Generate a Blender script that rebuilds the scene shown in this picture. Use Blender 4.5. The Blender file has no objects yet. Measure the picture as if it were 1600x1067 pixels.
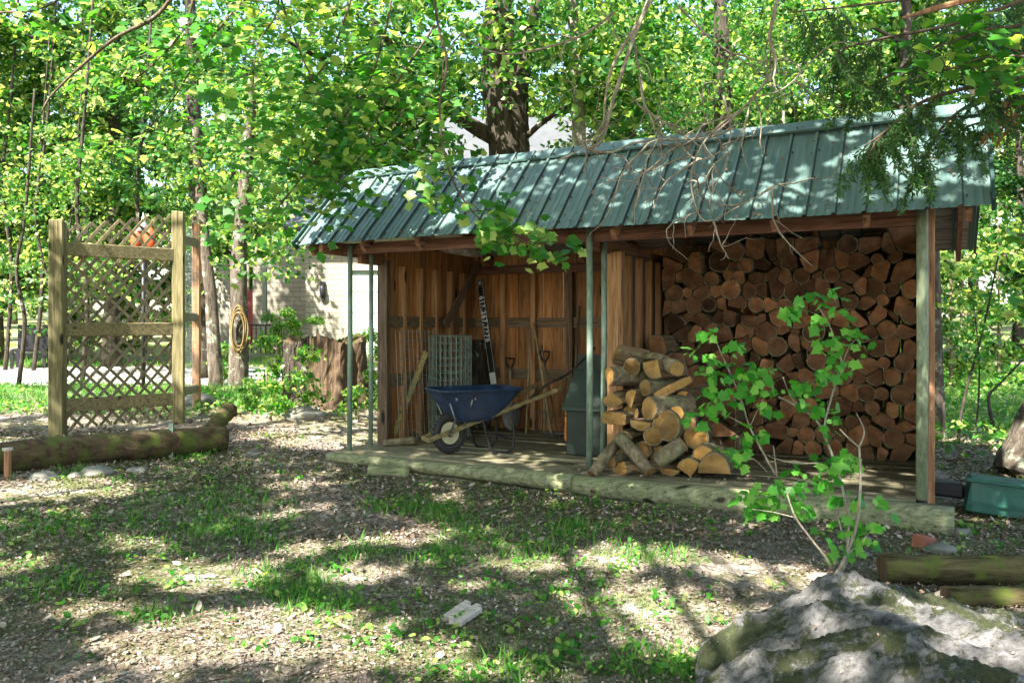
import bpy, math, random
import numpy as np
from mathutils import Vector, Matrix
random.seed(7); RS = np.random.RandomState(11)
R = math.radians
sc = bpy.context.scene
col = sc.collection

# ------------------------------------------------------------------ camera
CAMZ = 1.30; F = 1280.0; HY = 511.0
cam = bpy.data.cameras.new('camera'); camo = bpy.data.objects.new('camera', cam); col.objects.link(camo)
camo.location = (0, 0, CAMZ); camo.rotation_euler = (R(90), 0, 0)
cam.lens = 36*F/1600; cam.sensor_width = 36; cam.shift_y = -(533.5-HY)/1600
cam.clip_start = 0.05; cam.clip_end = 600
sc.camera = camo
# ------------------------------------------------------------------ sky, sun, exposure
SUN_EL, SUN_AZ = 50.0, 33.0        # azimuth: degrees left of straight behind the camera
ce = math.cos(R(SUN_EL))
SD = Vector((math.sin(R(SUN_AZ))*ce, math.cos(R(SUN_AZ))*ce, -math.sin(R(SUN_EL))))   # direction the light travels
w = bpy.data.worlds.new('World'); sc.world = w; w.use_nodes = True
nt = w.node_tree; bg = nt.nodes['Background']
sky = nt.nodes.new('ShaderNodeTexSky'); sky.sky_type = 'NISHITA'; sky.sun_disc = False
sky.sun_elevation = R(SUN_EL)
sky.sun_rotation = math.atan2(-SD.x, -SD.y)
sky.air_density = 1.2; sky.dust_density = 2.0; sky.ozone_density = 1.0
nt.links.new(sky.outputs[0], bg.inputs[0]); bg.inputs[1].default_value = 0.115
sl = bpy.data.lights.new('sun', 'SUN'); sl.energy = 5.0; sl.angle = R(0.53); sl.color = (1.0, 0.95, 0.86)
so = bpy.data.objects.new('sun', sl); col.objects.link(so)
so.rotation_euler = SD.to_track_quat('-Z', 'Y').to_euler()
sc.view_settings.view_transform = 'Standard'; sc.view_settings.look = 'None'
sc.view_settings.exposure = 2.4; sc.view_settings.gamma = 1.0
sc.cycles.max_bounces = 8; sc.cycles.diffuse_bounces = 5; sc.cycles.transmission_bounces = 6; sc.cycles.transparent_max_bounces = 8

# ------------------------------------------------------------------ helpers
def tag(o, label=None, cat=None, group=None, kind=None):
    if label: o['label'] = label
    if cat: o['category'] = cat
    if group: o['group'] = group
    if kind: o['kind'] = kind
    return o
def empty(name, loc=(0,0,0), rz=0, label=None, cat=None, group=None):
    o = bpy.data.objects.new(name, None); col.objects.link(o); o.location = loc; o.rotation_euler = (0,0,rz)
    o.empty_display_size = .1
    return tag(o, label, cat, group)
def PX(x, y, d):            # point seen at photo pixel x,y at depth d
    return Vector(((x-800)/F*d, d, CAMZ-(y-HY)/F*d))
def GP(x, y, z=0.0):        # point at pixel x,y lying at height z
    d = (CAMZ-z)*F/(y-HY); return PX(x, y, d)

def sstep(a, b, x):
    t = np.clip((x-a)/(b-a), 0, 1); return t*t*(3-2*t)
def gz(x, y):
    x = np.asarray(x, float); y = np.asarray(y, float)
    z = 0.10*sstep(5.5, 9, y)*sstep(1.0, -2.5, x) + 0.04*np.clip(y-9.5, 0, 12) + 0.05*np.clip(y-24, 0, 30)
    z = z + 0.018*np.sin(x*1.7+.5)*np.cos(y*1.3) + 0.012*np.sin(x*3.9+y*2.2)
    z = z + 0.02*sstep(1.5, 4.0, x)*sstep(5.5, 4.0, y)
    return z
def gzf(x, y): return float(gz(x, y))

class MB:
    def __init__(s): s.v = []; s.f = []; s.m = []
    def add(s, vs, fs, mi=0):
        b = len(s.v); s.v += [tuple(v) for v in vs]
        s.f += [tuple(b+i for i in f) for f in fs]
        s.m += (mi if isinstance(mi, list) else [mi]*len(fs)); return s
    def box(s, x0, x1, y0, y1, z0, z1, M=None, mi=0, jit=0):
        vs = [Vector((x, y, z)) for z in (z0, z1) for y in (y0, y1) for x in (x0, x1)]
        if jit: vs = [v+Vector((random.uniform(-jit, jit) for _ in range(3))) for v in vs]
        if M is not None: vs = [M@v for v in vs]
        return s.add(vs, [(0,2,3,1),(4,5,7,6),(0,1,5,4),(2,6,7,3),(0,4,6,2),(1,3,7,5)], mi)
    def beam(s, a, b, w, h, up=(0,0,1), mi=0, jit=0):   # w across, h along up
        a = Vector(a); b = Vector(b); d = (b-a); L = d.length; d.normalize()
        up = Vector(up); side = d.cross(up)
        if side.length < 1e-4: side = d.cross(Vector((0,1,0)))
        side.normalize(); u2 = side.cross(d).normalized()
        M = Matrix((( d.x, side.x, u2.x, a.x), (d.y, side.y, u2.y, a.y), (d.z, side.z, u2.z, a.z), (0,0,0,1)))
        return s.box(0, L, -w/2, w/2, -h/2, h/2, M, mi, jit)
    def tube(s, pts, rad, n=8, mi=0, cap=True, jit=0.0, capm=None):
        pts = [Vector(p) for p in pts]
        if not hasattr(rad, '__len__'): rad = [rad]*len(pts)
        up = Vector((0,0,1)); b = len(s.v); prev = None
        for i, p in enumerate(pts):
            d = (pts[min(i+1, len(pts)-1)]-pts[max(i-1, 0)])
            if d.length < 1e-9: d = Vector((0,0,1))
            d.normalize()
            if prev is None:
                q = up if abs(d.z) < .9 else Vector((1,0,0))
                a = d.cross(q).normalized()
            else:
                a = (prev - d*prev.dot(d))
                a = a.normalized() if a.length > 1e-6 else d.orthogonal().normalized()
            prev = a; c = d.cross(a)
            for k in range(n):
                t = 2*math.pi*k/n; r = rad[i]*(1+random.uniform(-jit, jit))
                s.v.append(tuple(p+a*math.cos(t)*r+c*math.sin(t)*r))
        for i in range(len(pts)-1):
            for k in range(n):
                k2 = (k+1) % n
                s.f.append((b+i*n+k, b+i*n+k2, b+(i+1)*n+k2, b+(i+1)*n+k)); s.m.append(mi)
        if cap:
            cm = mi if capm is None else capm
            s.f.append(tuple(b+k for k in range(n))[::-1]); s.m.append(cm)
            e = b+(len(pts)-1)*n; s.f.append(tuple(e+k for k in range(n))); s.m.append(cm)
        return s
    def mesh(s, name, mats, smooth=False):
        me = bpy.data.meshes.new(name); me.from_pydata(s.v, [], s.f)
        for m in (mats if isinstance(mats, (list, tuple)) else [mats]): me.materials.append(m)
        if any(s.m): me.polygons.foreach_set('material_index', s.m)
        if smooth: me.polygons.foreach_set('use_smooth', [True]*len(s.f))
        me.update(); return me
    def build(s, name, mats, parent=None, smooth=False, bevel=0):
        o = bpy.data.objects.new(name, s.mesh(name, mats, smooth)); col.objects.link(o)
        if parent: o.parent = parent
        if bevel:
            m = o.modifiers.new('bevel', 'BEVEL'); m.width = bevel; m.segments = 1; m.limit_method = 'ANGLE'
        return o
def link_mesh(name, me, parent=None):
    o = bpy.data.objects.new(name, me); col.objects.link(o)
    if parent: o.parent = parent
    return o
def spline(pts, n=6):
    pts = [Vector(p) for p in pts]; out = []
    for i in range(len(pts)-1):
        p0 = pts[max(i-1, 0)]; p1 = pts[i]; p2 = pts[i+1]; p3 = pts[min(i+2, len(pts)-1)]
        for k in range(n):
            t = k/n
            out.append(0.5*((2*p1)+(p2-p0)*t+(2*p0-5*p1+4*p2-p3)*t*t+(3*p1-p0-3*p2+p3)*t**3))
    out.append(pts[-1]); return out
def lerpr(a, b, n): return [a+(b-a)*i/(n-1) for i in range(n)]

# ------------------------------------------------------------------ materials
def newmat(name):
    m = bpy.data.materials.new(name); m.use_nodes = True
    n = m.node_tree; b = n.nodes['Principled BSDF']; return m, n, b
def nod(n, t, **k):
    x = n.nodes.new(t)
    for a, v in k.items(): setattr(x, a, v)
    return x
def ramp(n, fac, stops, interp='LINEAR'):
    r = n.nodes.new('ShaderNodeValToRGB'); r.color_ramp.interpolation = interp
    e = r.color_ramp.elements
    while len(e) < len(stops): e.new(.5)
    for i, (p, c) in enumerate(stops):
        e[i].position = p; e[i].color = (*c, 1) if len(c) == 3 else c
    n.links.new(fac, r.inputs[0]); return r.outputs[0]
def coords(n, scale=(1,1,1), kind='Object'):
    tc = n.nodes.new('ShaderNodeTexCoord'); mp = n.nodes.new('ShaderNodeMapping')
    mp.inputs['Scale'].default_value = scale; n.links.new(tc.outputs[kind], mp.inputs[0]); return mp.outputs[0]
def noise(n, vec, s=5, d=5, r=.6, dist=0):
    x = n.nodes.new('ShaderNodeTexNoise'); x.inputs['Scale'].default_value = s; x.inputs['Detail'].default_value = d
    x.inputs['Roughness'].default_value = r; x.inputs['Distortion'].default_value = dist
    if vec is not None: n.links.new(vec, x.inputs['Vector'])
    return x.outputs['Fac']
def mixc(n, f, a, b, mode='MIX'):
    x = n.nodes.new('ShaderNodeMix'); x.data_type = 'RGBA'; x.blend_type = mode
    for i, v in ((0, f), (6, a), (7, b)):
        if isinstance(v, (int, float)): x.inputs[i].default_value = v
        elif isinstance(v, tuple): x.inputs[i].default_value = (*v, 1)
        else: n.links.new(v, x.inputs[i])
    return x.outputs[2]
def bump(n, b, h, s=.4, d=.01):
    x = n.nodes.new('ShaderNodeBump'); x.inputs['Strength'].default_value = s; x.inputs['Distance'].default_value = d
    n.links.new(h, x.inputs['Height']); n.links.new(x.outputs[0], b.inputs['Normal'])
def island(n):
    g = n.nodes.new('ShaderNodeNewGeometry'); return g.outputs['Random Per Island']
def orand(n):
    g = n.nodes.new('ShaderNodeObjectInfo'); return g.outputs['Random']
def addv(n, vec, val, k=37.0):
    m = n.nodes.new('ShaderNodeMath'); m.operation = 'MULTIPLY'; m.inputs[1].default_value = k; n.links.new(val, m.inputs[0])
    a = n.nodes.new('ShaderNodeVectorMath'); a.operation = 'ADD'; n.links.new(vec, a.inputs[0]); n.links.new(m.outputs[0], a.inputs[1])
    return a.outputs[0]

def wood(name, dark, mid, light, axis='z', rough=.8, knots=True, moss=0.0, mosscol=(.10,.16,.03)):
    m, n, b = newmat(name)
    s = {'x': (.7, 9, 9), 'y': (9, .7, 9), 'z': (9, 9, .7)}[axis]
    isl = island(n); v = addv(n, coords(n, s), isl)
    g1 = noise(n, v, 4.0, 6, .65, .6)
    c = ramp(n, g1, [(.28, dark), (.5, mid), (.74, light)])
    var = ramp(n, isl, [(0, (.62,.62,.62)), (.5, (1,1,1)), (1, (1.25,1.18,1.05))])
    c = mixc(n, 1.0, c, var, 'MULTIPLY')
    if knots:
        ks = {'x': (1.6, 6, 6), 'y': (6, 1.6, 6), 'z': (6, 6, 1.9)}[axis]
        vo = nod(n, 'ShaderNodeTexVoronoi'); n.links.new(addv(n, coords(n, ks), isl), vo.inputs['Vector']); vo.inputs['Scale'].default_value = 1.0
        kk = ramp(n, vo.outputs['Distance'], [(.09, (1,1,1)), (.17, (0,0,0))])
        c = mixc(n, kk, c, tuple(x*.25 for x in dark))
    cs = {'x': (.8, 34, 34), 'y': (34, .8, 34), 'z': (34, 34, .8)}[axis]
    cr = noise(n, addv(n, coords(n, cs), isl), 1.6, 4, .6, .3)
    c = mixc(n, ramp(n, cr, [(.34, (.85,.85,.85)), (.42, (0,0,0))]), c, tuple(x*.4 for x in dark))
    if moss:
        mn = noise(n, coords(n), 5, 6, .7)
        mf = ramp(n, mn, [(.62-moss*.3, (0,0,0)), (.72-moss*.2, (1,1,1))])
        c = mixc(n, mf, c, mosscol)
    n.links.new(c, b.inputs['Base Color']); b.inputs['Roughness'].default_value = rough
    b.inputs['Specular IOR Level'].default_value = .25
    bump(n, b, g1, .5, .006); return m

def leafmat(name, c1, c2, c3, trans=.45, rough=.45):
    m, n, b = newmat(name); isl = island(n)
    c = ramp(n, isl, [(0, c1), (.55, c2), (1, c3)])
    n.links.new(c, b.inputs['Base Color']); b.inputs['Roughness'].default_value = rough
    b.inputs['Specular IOR Level'].default_value = .35
    t = nod(n, 'ShaderNodeBsdfTranslucent')
    tc = mixc(n, 1.0, c, (1.35, 1.45, .6), 'MULTIPLY'); n.links.new(tc, t.inputs[0])
    mx = nod(n, 'ShaderNodeMixShader'); mx.inputs[0].default_value = trans
    n.links.new(b.outputs[0], mx.inputs[1]); n.links.new(t.outputs[0], mx.inputs[2])
    n.links.new(mx.outputs[0], n.nodes['Material Output'].inputs[0]); return m

def plain(name, c, rough=.6, metal=0, var=.25, ns=8, c2=None, bmp=.15, scale=(1,1,1)):
    m, n, b = newmat(name)
    g = noise(n, coords(n, scale), ns, 6, .65)
    lo = c2 if c2 else tuple(x*(1-var) for x in c)
    cc = ramp(n, g, [(.35, lo), (.65, c)])
    n.links.new(cc, b.inputs['Base Color']); b.inputs['Roughness'].default_value = rough; b.inputs['Metallic'].default_value = metal
    if bmp: bump(n, b, g, bmp, .004)
    return m

def worn(name, c, c2, rough=.45, dirt=(.16,.12,.08), amt=.5, scuff=(.35,.36,.33)):
    m, n, b = newmat(name)
    g = noise(n, coords(n), 6, 6, .65); cc = ramp(n, g, [(.35, c2), (.65, c)])
    d1 = noise(n, coords(n, (1,1,1)), 3.2, 8, .8, .5); cc = mixc(n, ramp(n, d1, [(.60-amt*.14, (0,0,0)), (.72, (.8,.8,.8))]), cc, dirt)
    d2 = noise(n, coords(n, (2,2,9)), 9, 6, .8); cc = mixc(n, ramp(n, d2, [(.66, (0,0,0)), (.70, (.8,.8,.8))]), cc, scuff)
    n.links.new(cc, b.inputs['Base Color']); rr_ = ramp(n, d1, [(.4, (rough,)*3), (.7, (.85,.85,.85))]); n.links.new(rr_, b.inputs['Roughness'])
    bump(n, b, g, .2, .006); return m
def barkmat(name, dark, light, lich=(.35,.40,.30), la=.12, scale=(14,14,3)):
    m, n, b = newmat(name)
    v = coords(n, scale); g = noise(n, v, 1.0, 7, .7, .5)
    c = ramp(n, g, [(.35, dark), (.66, light)])
    l = noise(n, coords(n), 6, 5, .7)
    lf = ramp(n, l, [(.66-la, (0,0,0)), (.72-la*.5, (1,1,1))])
    c = mixc(n, lf, c, lich)
    n.links.new(c, b.inputs['Base Color']); b.inputs['Roughness'].default_value = .95
    b.inputs['Specular IOR Level'].default_value = .1
    bump(n, b, g, 1.0, .03); return m

M = {}
M['wall'] = wood('board_wood', (.13,.05,.02), (.36,.17,.065), (.52,.28,.12), 'z')
M['stud'] = wood('stud_wood', (.17,.085,.038), (.40,.22,.105), (.52,.33,.17), 'z')
M['rail'] = wood('dull_rail_wood', (.07,.05,.032), (.16,.115,.07), (.26,.195,.125), 'x', knots=False)
M['beam'] = wood('beam_wood', (.06,.028,.018), (.155,.075,.05), (.26,.14,.09), 'x')
M['rafter'] = wood('rafter_wood', (.10,.05,.03), (.24,.12,.07), (.38,.2,.12), 'y')
M['deck'] = wood('deck_wood', (.07,.06,.035), (.21,.19,.12), (.35,.33,.23), 'x', moss=.1, mosscol=(.16,.19,.08))
M['post'] = wood('weathered_post_wood', (.065,.058,.03), (.15,.135,.07), (.26,.235,.14), 'z')
M['redpost'] = wood('reddish_post_wood', (.14,.07,.035), (.33,.18,.10), (.45,.27,.16), 'z')
M['lattice'] = wood('lattice_wood', (.12,.10,.06), (.25,.21,.13), (.36,.31,.2), 'z', knots=False)
M['railw'] = wood('fence_rail_wood', (.075,.062,.032), (.175,.15,.082), (.29,.25,.155), 'x')
M['darkpost'] = wood('dark_post_wood', (.05,.035,.025), (.13,.085,.055), (.24,.18,.13), 'z')
M['siding'] = wood('outer_siding_wood', (.06,.05,.04), (.16,.13,.10), (.27,.23,.19), 'z')
M['oldboard'] = wood('yellowed_board_wood', (.20,.16,.06), (.38,.31,.13), (.5,.42,.2), 'x', knots=False)
M['shaft'] = wood('tool_handle_wood', (.16,.12,.07), (.33,.26,.16), (.45,.37,.24), 'z', knots=False)
M['handle'] = wood('barrow_handle_wood', (.06,.048,.025), (.15,.12,.06), (.27,.23,.12), 'x', knots=False)
M['pole'] = plain('green_galvanised_pole', (.30,.40,.31), .5, .3, ns=9, c2=(.15,.21,.15), scale=(3,3,1))
M['olivepole'] = plain('olive_weathered_pole', (.27,.31,.19), .7, 0, ns=12, c2=(.12,.15,.085), scale=(3,3,1))
M['wire'] = plain('galvanised_wire', (.33,.37,.33), .5, .5)
M['gwire'] = plain('green_wire', (.27,.33,.27), .6, .2)
M['blue'] = worn('blue_barrow_paint', (.016,.042,.10), (.009,.022,.055), .4, (.06,.05,.04), .4, (.20,.26,.22))
M['black'] = plain('black_metal', (.025,.025,.03), .5, .3)
M['rubber'] = plain('black_rubber', (.03,.03,.03), .85)
M['cream'] = plain('cream_rim_paint', (.48,.45,.28), .6)
M['dkgreen'] = worn('dark_green_box_paint', (.014,.028,.02), (.008,.014,.010), .6, (.04,.035,.022), .5, (.07,.08,.06))
M['lid'] = worn('green_lid_paint', (.026,.052,.038), (.015,.03,.022), .6, (.06,.05,.03), .5, (.10,.12,.09))
M['orange'] = plain('orange_paint', (.6,.2,.02), .6)
M['red'] = plain('red_orange_plastic', (.62,.10,.03), .4)
M['silver'] = plain('silver_metal', (.6,.62,.65), .3, .6)
M['sign'] = plain('black_sign_board', (.012,.012,.014), .4, bmp=0)
M['white'] = plain('white_lettering', (.7,.7,.68), .6, bmp=0)
M['tub'] = worn('teal_green_plastic', (.009,.10,.07), (.007,.07,.05), .4, (.05,.06,.035), .3, (.06,.17,.13))
M['hose'] = plain('yellow_hose', (.17,.115,.035), .5)
M['brickred'] = plain('red_brick', (.30,.10,.06), .9)
M['rock'] = plain('grey_rock', (.24,.225,.20), .9, ns=6, c2=(.10,.10,.075), bmp=.6)
M['paleplank'] = plain('pale_splintered_wood', (.6,.53,.47), .8, ns=14, c2=(.35,.28,.23), scale=(1,6,1))
M['steel'] = plain('steel_blade', (.18,.19,.19), .5, .7)
M['stone'] = M['rock']
M['bark'] = barkmat('grey_brown_bark', (.035,.027,.02), (.17,.14,.11))
M['barkdark'] = barkmat('dark_bark', (.02,.016,.013), (.095,.08,.062), la=.05)
M['barkpale'] = barkmat('pale_lichen_bark', (.09,.075,.055), (.28,.25,.2), la=.18)
M['twig'] = barkmat('twig_bark', (.07,.05,.035), (.22,.17,.125), la=.05, scale=(30,30,8))
M['deadtwig'] = barkmat('dead_twig_bark', (.22,.17,.12), (.52,.45,.36), la=.1, lich=(.4,.48,.35), scale=(30,30,8))
M['mossy'] = barkmat('mossy_bark', (.045,.03,.02), (.16,.11,.07), lich=(.10,.13,.03), la=.19, scale=(5,16,16))
M['logbark'] = barkmat('firewood_bark', (.10,.08,.05), (.34,.28,.18), lich=(.27,.28,.15), la=.13, scale=(12,12,12))
M['rot'] = wood('rotting_stump_wood', (.022,.015,.01), (.085,.055,.032), (.20,.125,.065), 'z', knots=False)
M['sill'] = wood('weathered_sill_log_wood', (.06,.062,.032), (.18,.19,.105), (.31,.32,.20), 'x', moss=.18, mosscol=(.2,.24,.1))
M['timber'] = barkmat('mossy_timber_wood', (.025,.02,.01), (.19,.155,.07), lich=(.11,.135,.03), la=.12, scale=(2.5,16,16))

def cutmat(name, dark, mid, light):      # sawn log ends: rings, checks, per-log tint
    m, n, b = newmat(name); tc = coords(n)
    g = noise(n, addv(n, coords(n, (1,1,1)), orand(n), 13.), 9, 6, .65)
    wv = nod(n, 'ShaderNodeTexWave', wave_type='RINGS', rings_direction='Y'); wv.inputs['Scale'].default_value = 26
    wv.inputs['Distortion'].default_value = 2.5; wv.inputs['Detail'].default_value = 2; n.links.new(tc, wv.inputs['Vector'])
    c = ramp(n, g, [(.25, dark), (.5, mid), (.75, light)])
    c = mixc(n, .38, c, wv.outputs['Color'], 'MULTIPLY')
    sp = nod(n, 'ShaderNodeSeparateXYZ'); n.links.new(tc, sp.inputs[0]); at = nod(n, 'ShaderNodeMath', operation='ARCTAN2'); n.links.new(sp.outputs['X'], at.inputs[0]); n.links.new(sp.outputs['Z'], at.inputs[1])
    cbv = nod(n, 'ShaderNodeCombineXYZ'); n.links.new(at.outputs[0], cbv.inputs[0]); n.links.new(orand(n), cbv.inputs[2])
    ck = noise(n, cbv.outputs[0], 5.5, 2, .6); c = mixc(n, ramp(n, ck, [(.33, (.75,.75,.75)), (.39, (0,0,0))]), c, tuple(x*.35 for x in dark))
    dt = noise(n, coords(n), 3.3, 3, .6); c = mixc(n, ramp(n, dt, [(.45, (0,0,0)), (.68, (.6,.6,.6))]), c, tuple(x*.6 for x in (.16,.12,.08)))
    var = ramp(n, orand(n), [(0, (.30,.27,.27)), (.3, (.62,.58,.55)), (.6, (.9,.85,.8)), (.8, (1.15,1.0,.85)), (1, (1.5,1.3,1.1))])
    c = mixc(n, 1.0, c, var, 'MULTIPLY')
    n.links.new(c, b.inputs['Base Color']); b.inputs['Roughness'].default_value = .85; b.inputs['Specular IOR Level'].default_value = .15
    bump(n, b, g, .7, .008); return m
M['cut'] = cutmat('old_sawn_wood', (.085,.04,.021), (.28,.145,.078), (.47,.28,.165))
M['cutnew'] = cutmat('fresh_sawn_wood', (.21,.11,.035), (.52,.32,.11), (.64,.46,.20))
M['split'] = wood('split_wood_side', (.09,.06,.035), (.22,.15,.09), (.36,.26,.15), 'y', knots=False)

M['lf_maple'] = leafmat('maple_leaf_green', (.018,.085,.012), (.045,.165,.022), (.38,.46,.13), .5)  # cream third colour of maple, young and far leaves paints in sun highlights
M['lf_bright'] = leafmat('young_leaf_green', (.03,.15,.015), (.07,.24,.028), (.42,.50,.14), .5)
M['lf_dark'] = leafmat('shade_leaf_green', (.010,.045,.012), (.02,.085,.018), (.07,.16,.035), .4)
M['lf_far'] = leafmat('far_leaf_green', (.015,.07,.012), (.055,.16,.025), (.46,.50,.18), .5)
M['lf_sap'] = leafmat('sapling_leaf_green', (.03,.18,.015), (.08,.32,.03), (.24,.50,.09), .45)
M['cedar'] = leafmat('cedar_needle_green', (.02,.07,.015), (.045,.12,.025), (.09,.18,.035), .3)
M['grass'] = leafmat('grass_blade_green', (.035,.13,.015), (.07,.22,.028), (.20,.34,.07), .45)
M['dry'] = leafmat('dry_cedar_brown', (.25,.12,.04), (.35,.18,.06), (.4,.24,.1), .3)

def roofmat():
    m, n, b = newmat('green_metal_roofing')
    v = coords(n, (9, 1.2, 1.2)); g = noise(n, v, 2.2, 6, .6)
    c = ramp(n, g, [(.3, (.075,.135,.125)), (.7, (.14,.21,.195))])
    g2 = noise(n, coords(n), 30, 4, .8)
    f = ramp(n, g2, [(.70, (0,0,0)), (.74, (1,1,1))])
    c = mixc(n, f, c, (.05,.045,.035))
    n.links.new(c, b.inputs['Base Color']); b.inputs['Roughness'].default_value = .42; b.inputs['Metallic'].default_value = .15
    return m
M['roof'] = roofmat(); M['seam'] = plain('painted_rib_shade', (.022,.04,.036), .7)  # rib shadow lines painted dark beside each roof rib
M['roofdark'] = plain('dark_green_trim_metal', (.025,.07,.062), .5, .2)
M['under'] = wood('roof_boards_underside', (.14,.12,.10), (.30,.27,.24), (.42,.39,.35), 'x', knots=False)

def groundmat():
    m, n, b = newmat('woodland_soil')
    v = coords(n)
    fine = noise(n, v, 42, 8, .75, .4); midn = noise(n, v, 7, 6, .65); big = noise(n, v, .55, 4, .6)
    c = ramp(n, fine, [(.30, (.06,.045,.03)), (.45, (.24,.185,.15)), (.56, (.50,.41,.355)), (.70, (.72,.62,.56))])
    mo = ramp(n, mixc(n, .5, big, midn), [(.43, (0,0,0)), (.55, (1,1,1))])
    mc = ramp(n, fine, [(.3, (.035,.045,.012)), (.6, (.13,.15,.04)), (.75, (.26,.26,.11))])
    c = mixc(n, mixc(n, 1.0, mo, (.8,.8,.8), 'MULTIPLY'), c, mc)
    pk = ramp(n, noise(n, v, 150, 3, .6), [(.36, (.35,.3,.27)), (.46, (1,1,1))]); sunpatch_c = mixc(n, 1.0, (.62,.53,.46), pk, 'MULTIPLY')
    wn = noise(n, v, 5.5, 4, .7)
    for (px_, py_, rx_, ry_) in ((315,890,90,18),(550,892,55,18),(960,872,60,16),(1010,945,110,26),(1150,890,110,16),(90,768,120,12)):   # sun patches painted in as pale sandy soil
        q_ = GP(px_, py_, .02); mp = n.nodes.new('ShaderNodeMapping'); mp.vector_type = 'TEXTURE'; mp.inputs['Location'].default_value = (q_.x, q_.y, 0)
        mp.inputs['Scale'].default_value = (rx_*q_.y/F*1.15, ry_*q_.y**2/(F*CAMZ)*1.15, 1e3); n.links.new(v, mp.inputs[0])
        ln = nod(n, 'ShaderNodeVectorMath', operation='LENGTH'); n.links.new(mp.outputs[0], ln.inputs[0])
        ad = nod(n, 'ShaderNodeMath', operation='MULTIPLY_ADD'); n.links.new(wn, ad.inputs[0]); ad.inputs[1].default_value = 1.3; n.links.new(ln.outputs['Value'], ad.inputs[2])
        c = mixc(n, ramp(n, ad.outputs[0], [(.0, (0,0,0)), (1.0, (0,0,0))]) if 0 else ramp(n, ad.outputs[0], [(.0, (.9,.9,.9)), (.90, (.9,.9,.9)), (1.0, (0,0,0))]), c, sunpatch_c)
    sep = nod(n, 'ShaderNodeSeparateXYZ'); n.links.new(v, sep.inputs[0])   # farther off the ground is grassed over
    gf = ramp(n, noise(n, v, 1.2, 4, .6), [(.40, (0,0,0)), (.55, (1,1,1))])
    mr = nod(n, 'ShaderNodeMapRange'); mr.inputs['From Min'].default_value = 11; mr.inputs['From Max'].default_value = 13.5
    n.links.new(sep.outputs['Y'], mr.inputs[0])
    gg = mixc(n, mr.outputs[0], (0,0,0), gf)
    c = mixc(n, gg, c, ramp(n, fine, [(.35, (.05,.10,.015)), (.65, (.19,.26,.05))]))
    n.links.new(c, b.inputs['Base Color']); b.inputs['Roughness'].default_value = .95; b.inputs['Specular IOR Level'].default_value = .1
    bump(n, b, fine, 1.0, .03); return m
M['ground'] = groundmat()
M['drive'] = plain('gravel_driveway', (.46,.43,.40), .95, ns=30, c2=(.2,.19,.17), bmp=.5)

def litter_mat():
    m, n, b = newmat('dead_leaf_litter'); isl = island(n)
    c = ramp(n, isl, [(0, (.06,.04,.022)), (.3, (.13,.085,.055)), (.6, (.23,.165,.12)), (.88, (.36,.275,.225)), (1, (.50,.42,.37))])
    n.links.new(c, b.inputs['Base Color']); b.inputs['Roughness'].default_value = .8; return m
M['litter'] = litter_mat()

def bouldermat():
    m, n, b = newmat('mossy_boulder_rock')
    v = coords(n, (1,1,1)); a = noise(n, v, 3.6, 10, .78, .6); f = noise(n, v, 34, 8, .8)
    st = noise(n, coords(n, (1.2, 5, 5)), 2.6, 7, .7, .8)
    c = ramp(n, st, [(.33, (.06,.058,.05)), (.42, (.25,.24,.225)), (.58, (.48,.46,.455))])
    c = mixc(n, .75, c, ramp(n, f, [(.36, (.12,.12,.10)), (.55, (1,.98,.98))]), 'MULTIPLY')
    mf = ramp(n, a, [(.50, (0,0,0)), (.55, (1,1,1))])
    c = mixc(n, mf, c, ramp(n, f, [(.3, (.02,.025,.008)), (.5, (.065,.08,.022)), (.7, (.15,.155,.055))]))
    n.links.new(c, b.inputs['Base Color']); b.inputs['Roughness'].default_value = .9
    bump(n, b, f, 1.0, .06); return m
M['boulder'] = bouldermat()

def brickmat(name, c1, c2, mortar, sc_=1.0):
    m, n, b = newmat(name)
    tc = coords(n); sp = nod(n, 'ShaderNodeSeparateXYZ'); n.links.new(tc, sp.inputs[0])
    cb = nod(n, 'ShaderNodeCombineXYZ'); n.links.new(sp.outputs['X'], cb.inputs[0]); n.links.new(sp.outputs['Z'], cb.inputs[1])
    br = nod(n, 'ShaderNodeTexBrick'); n.links.new(cb.outputs[0], br.inputs['Vector'])
    br.inputs['Color1'].default_value = (*c1,1); br.inputs['Color2'].default_value = (*c2,1); br.inputs['Mortar'].default_value = (*mortar,1)
    br.inputs['Scale'].default_value = 1; br.inputs['Brick Width'].default_value = .42*sc_; br.inputs['Row Height'].default_value = .14*sc_
    br.inputs['Mortar Size'].default_value = .012
    n.links.new(br.outputs['Color'], b.inputs['Base Color']); b.inputs['Roughness'].default_value = .9
    bump(n, b, br.outputs['Fac'], -.4, .01); return m
M['brick'] = brickmat('pale_brick', (.33,.30,.23), (.25,.22,.165), (.17,.15,.115))
M['garage'] = plain('pale_green_door_paint', (.30,.38,.31), .5)
M['trim'] = plain('pale_trim_paint', (.34,.36,.27), .6)
M['reddoor'] = plain('red_door_paint', (.28,.05,.05), .5)
M['hroof'] = plain('pale_metal_roof', (.085,.087,.085), .5, ns=3)

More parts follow.
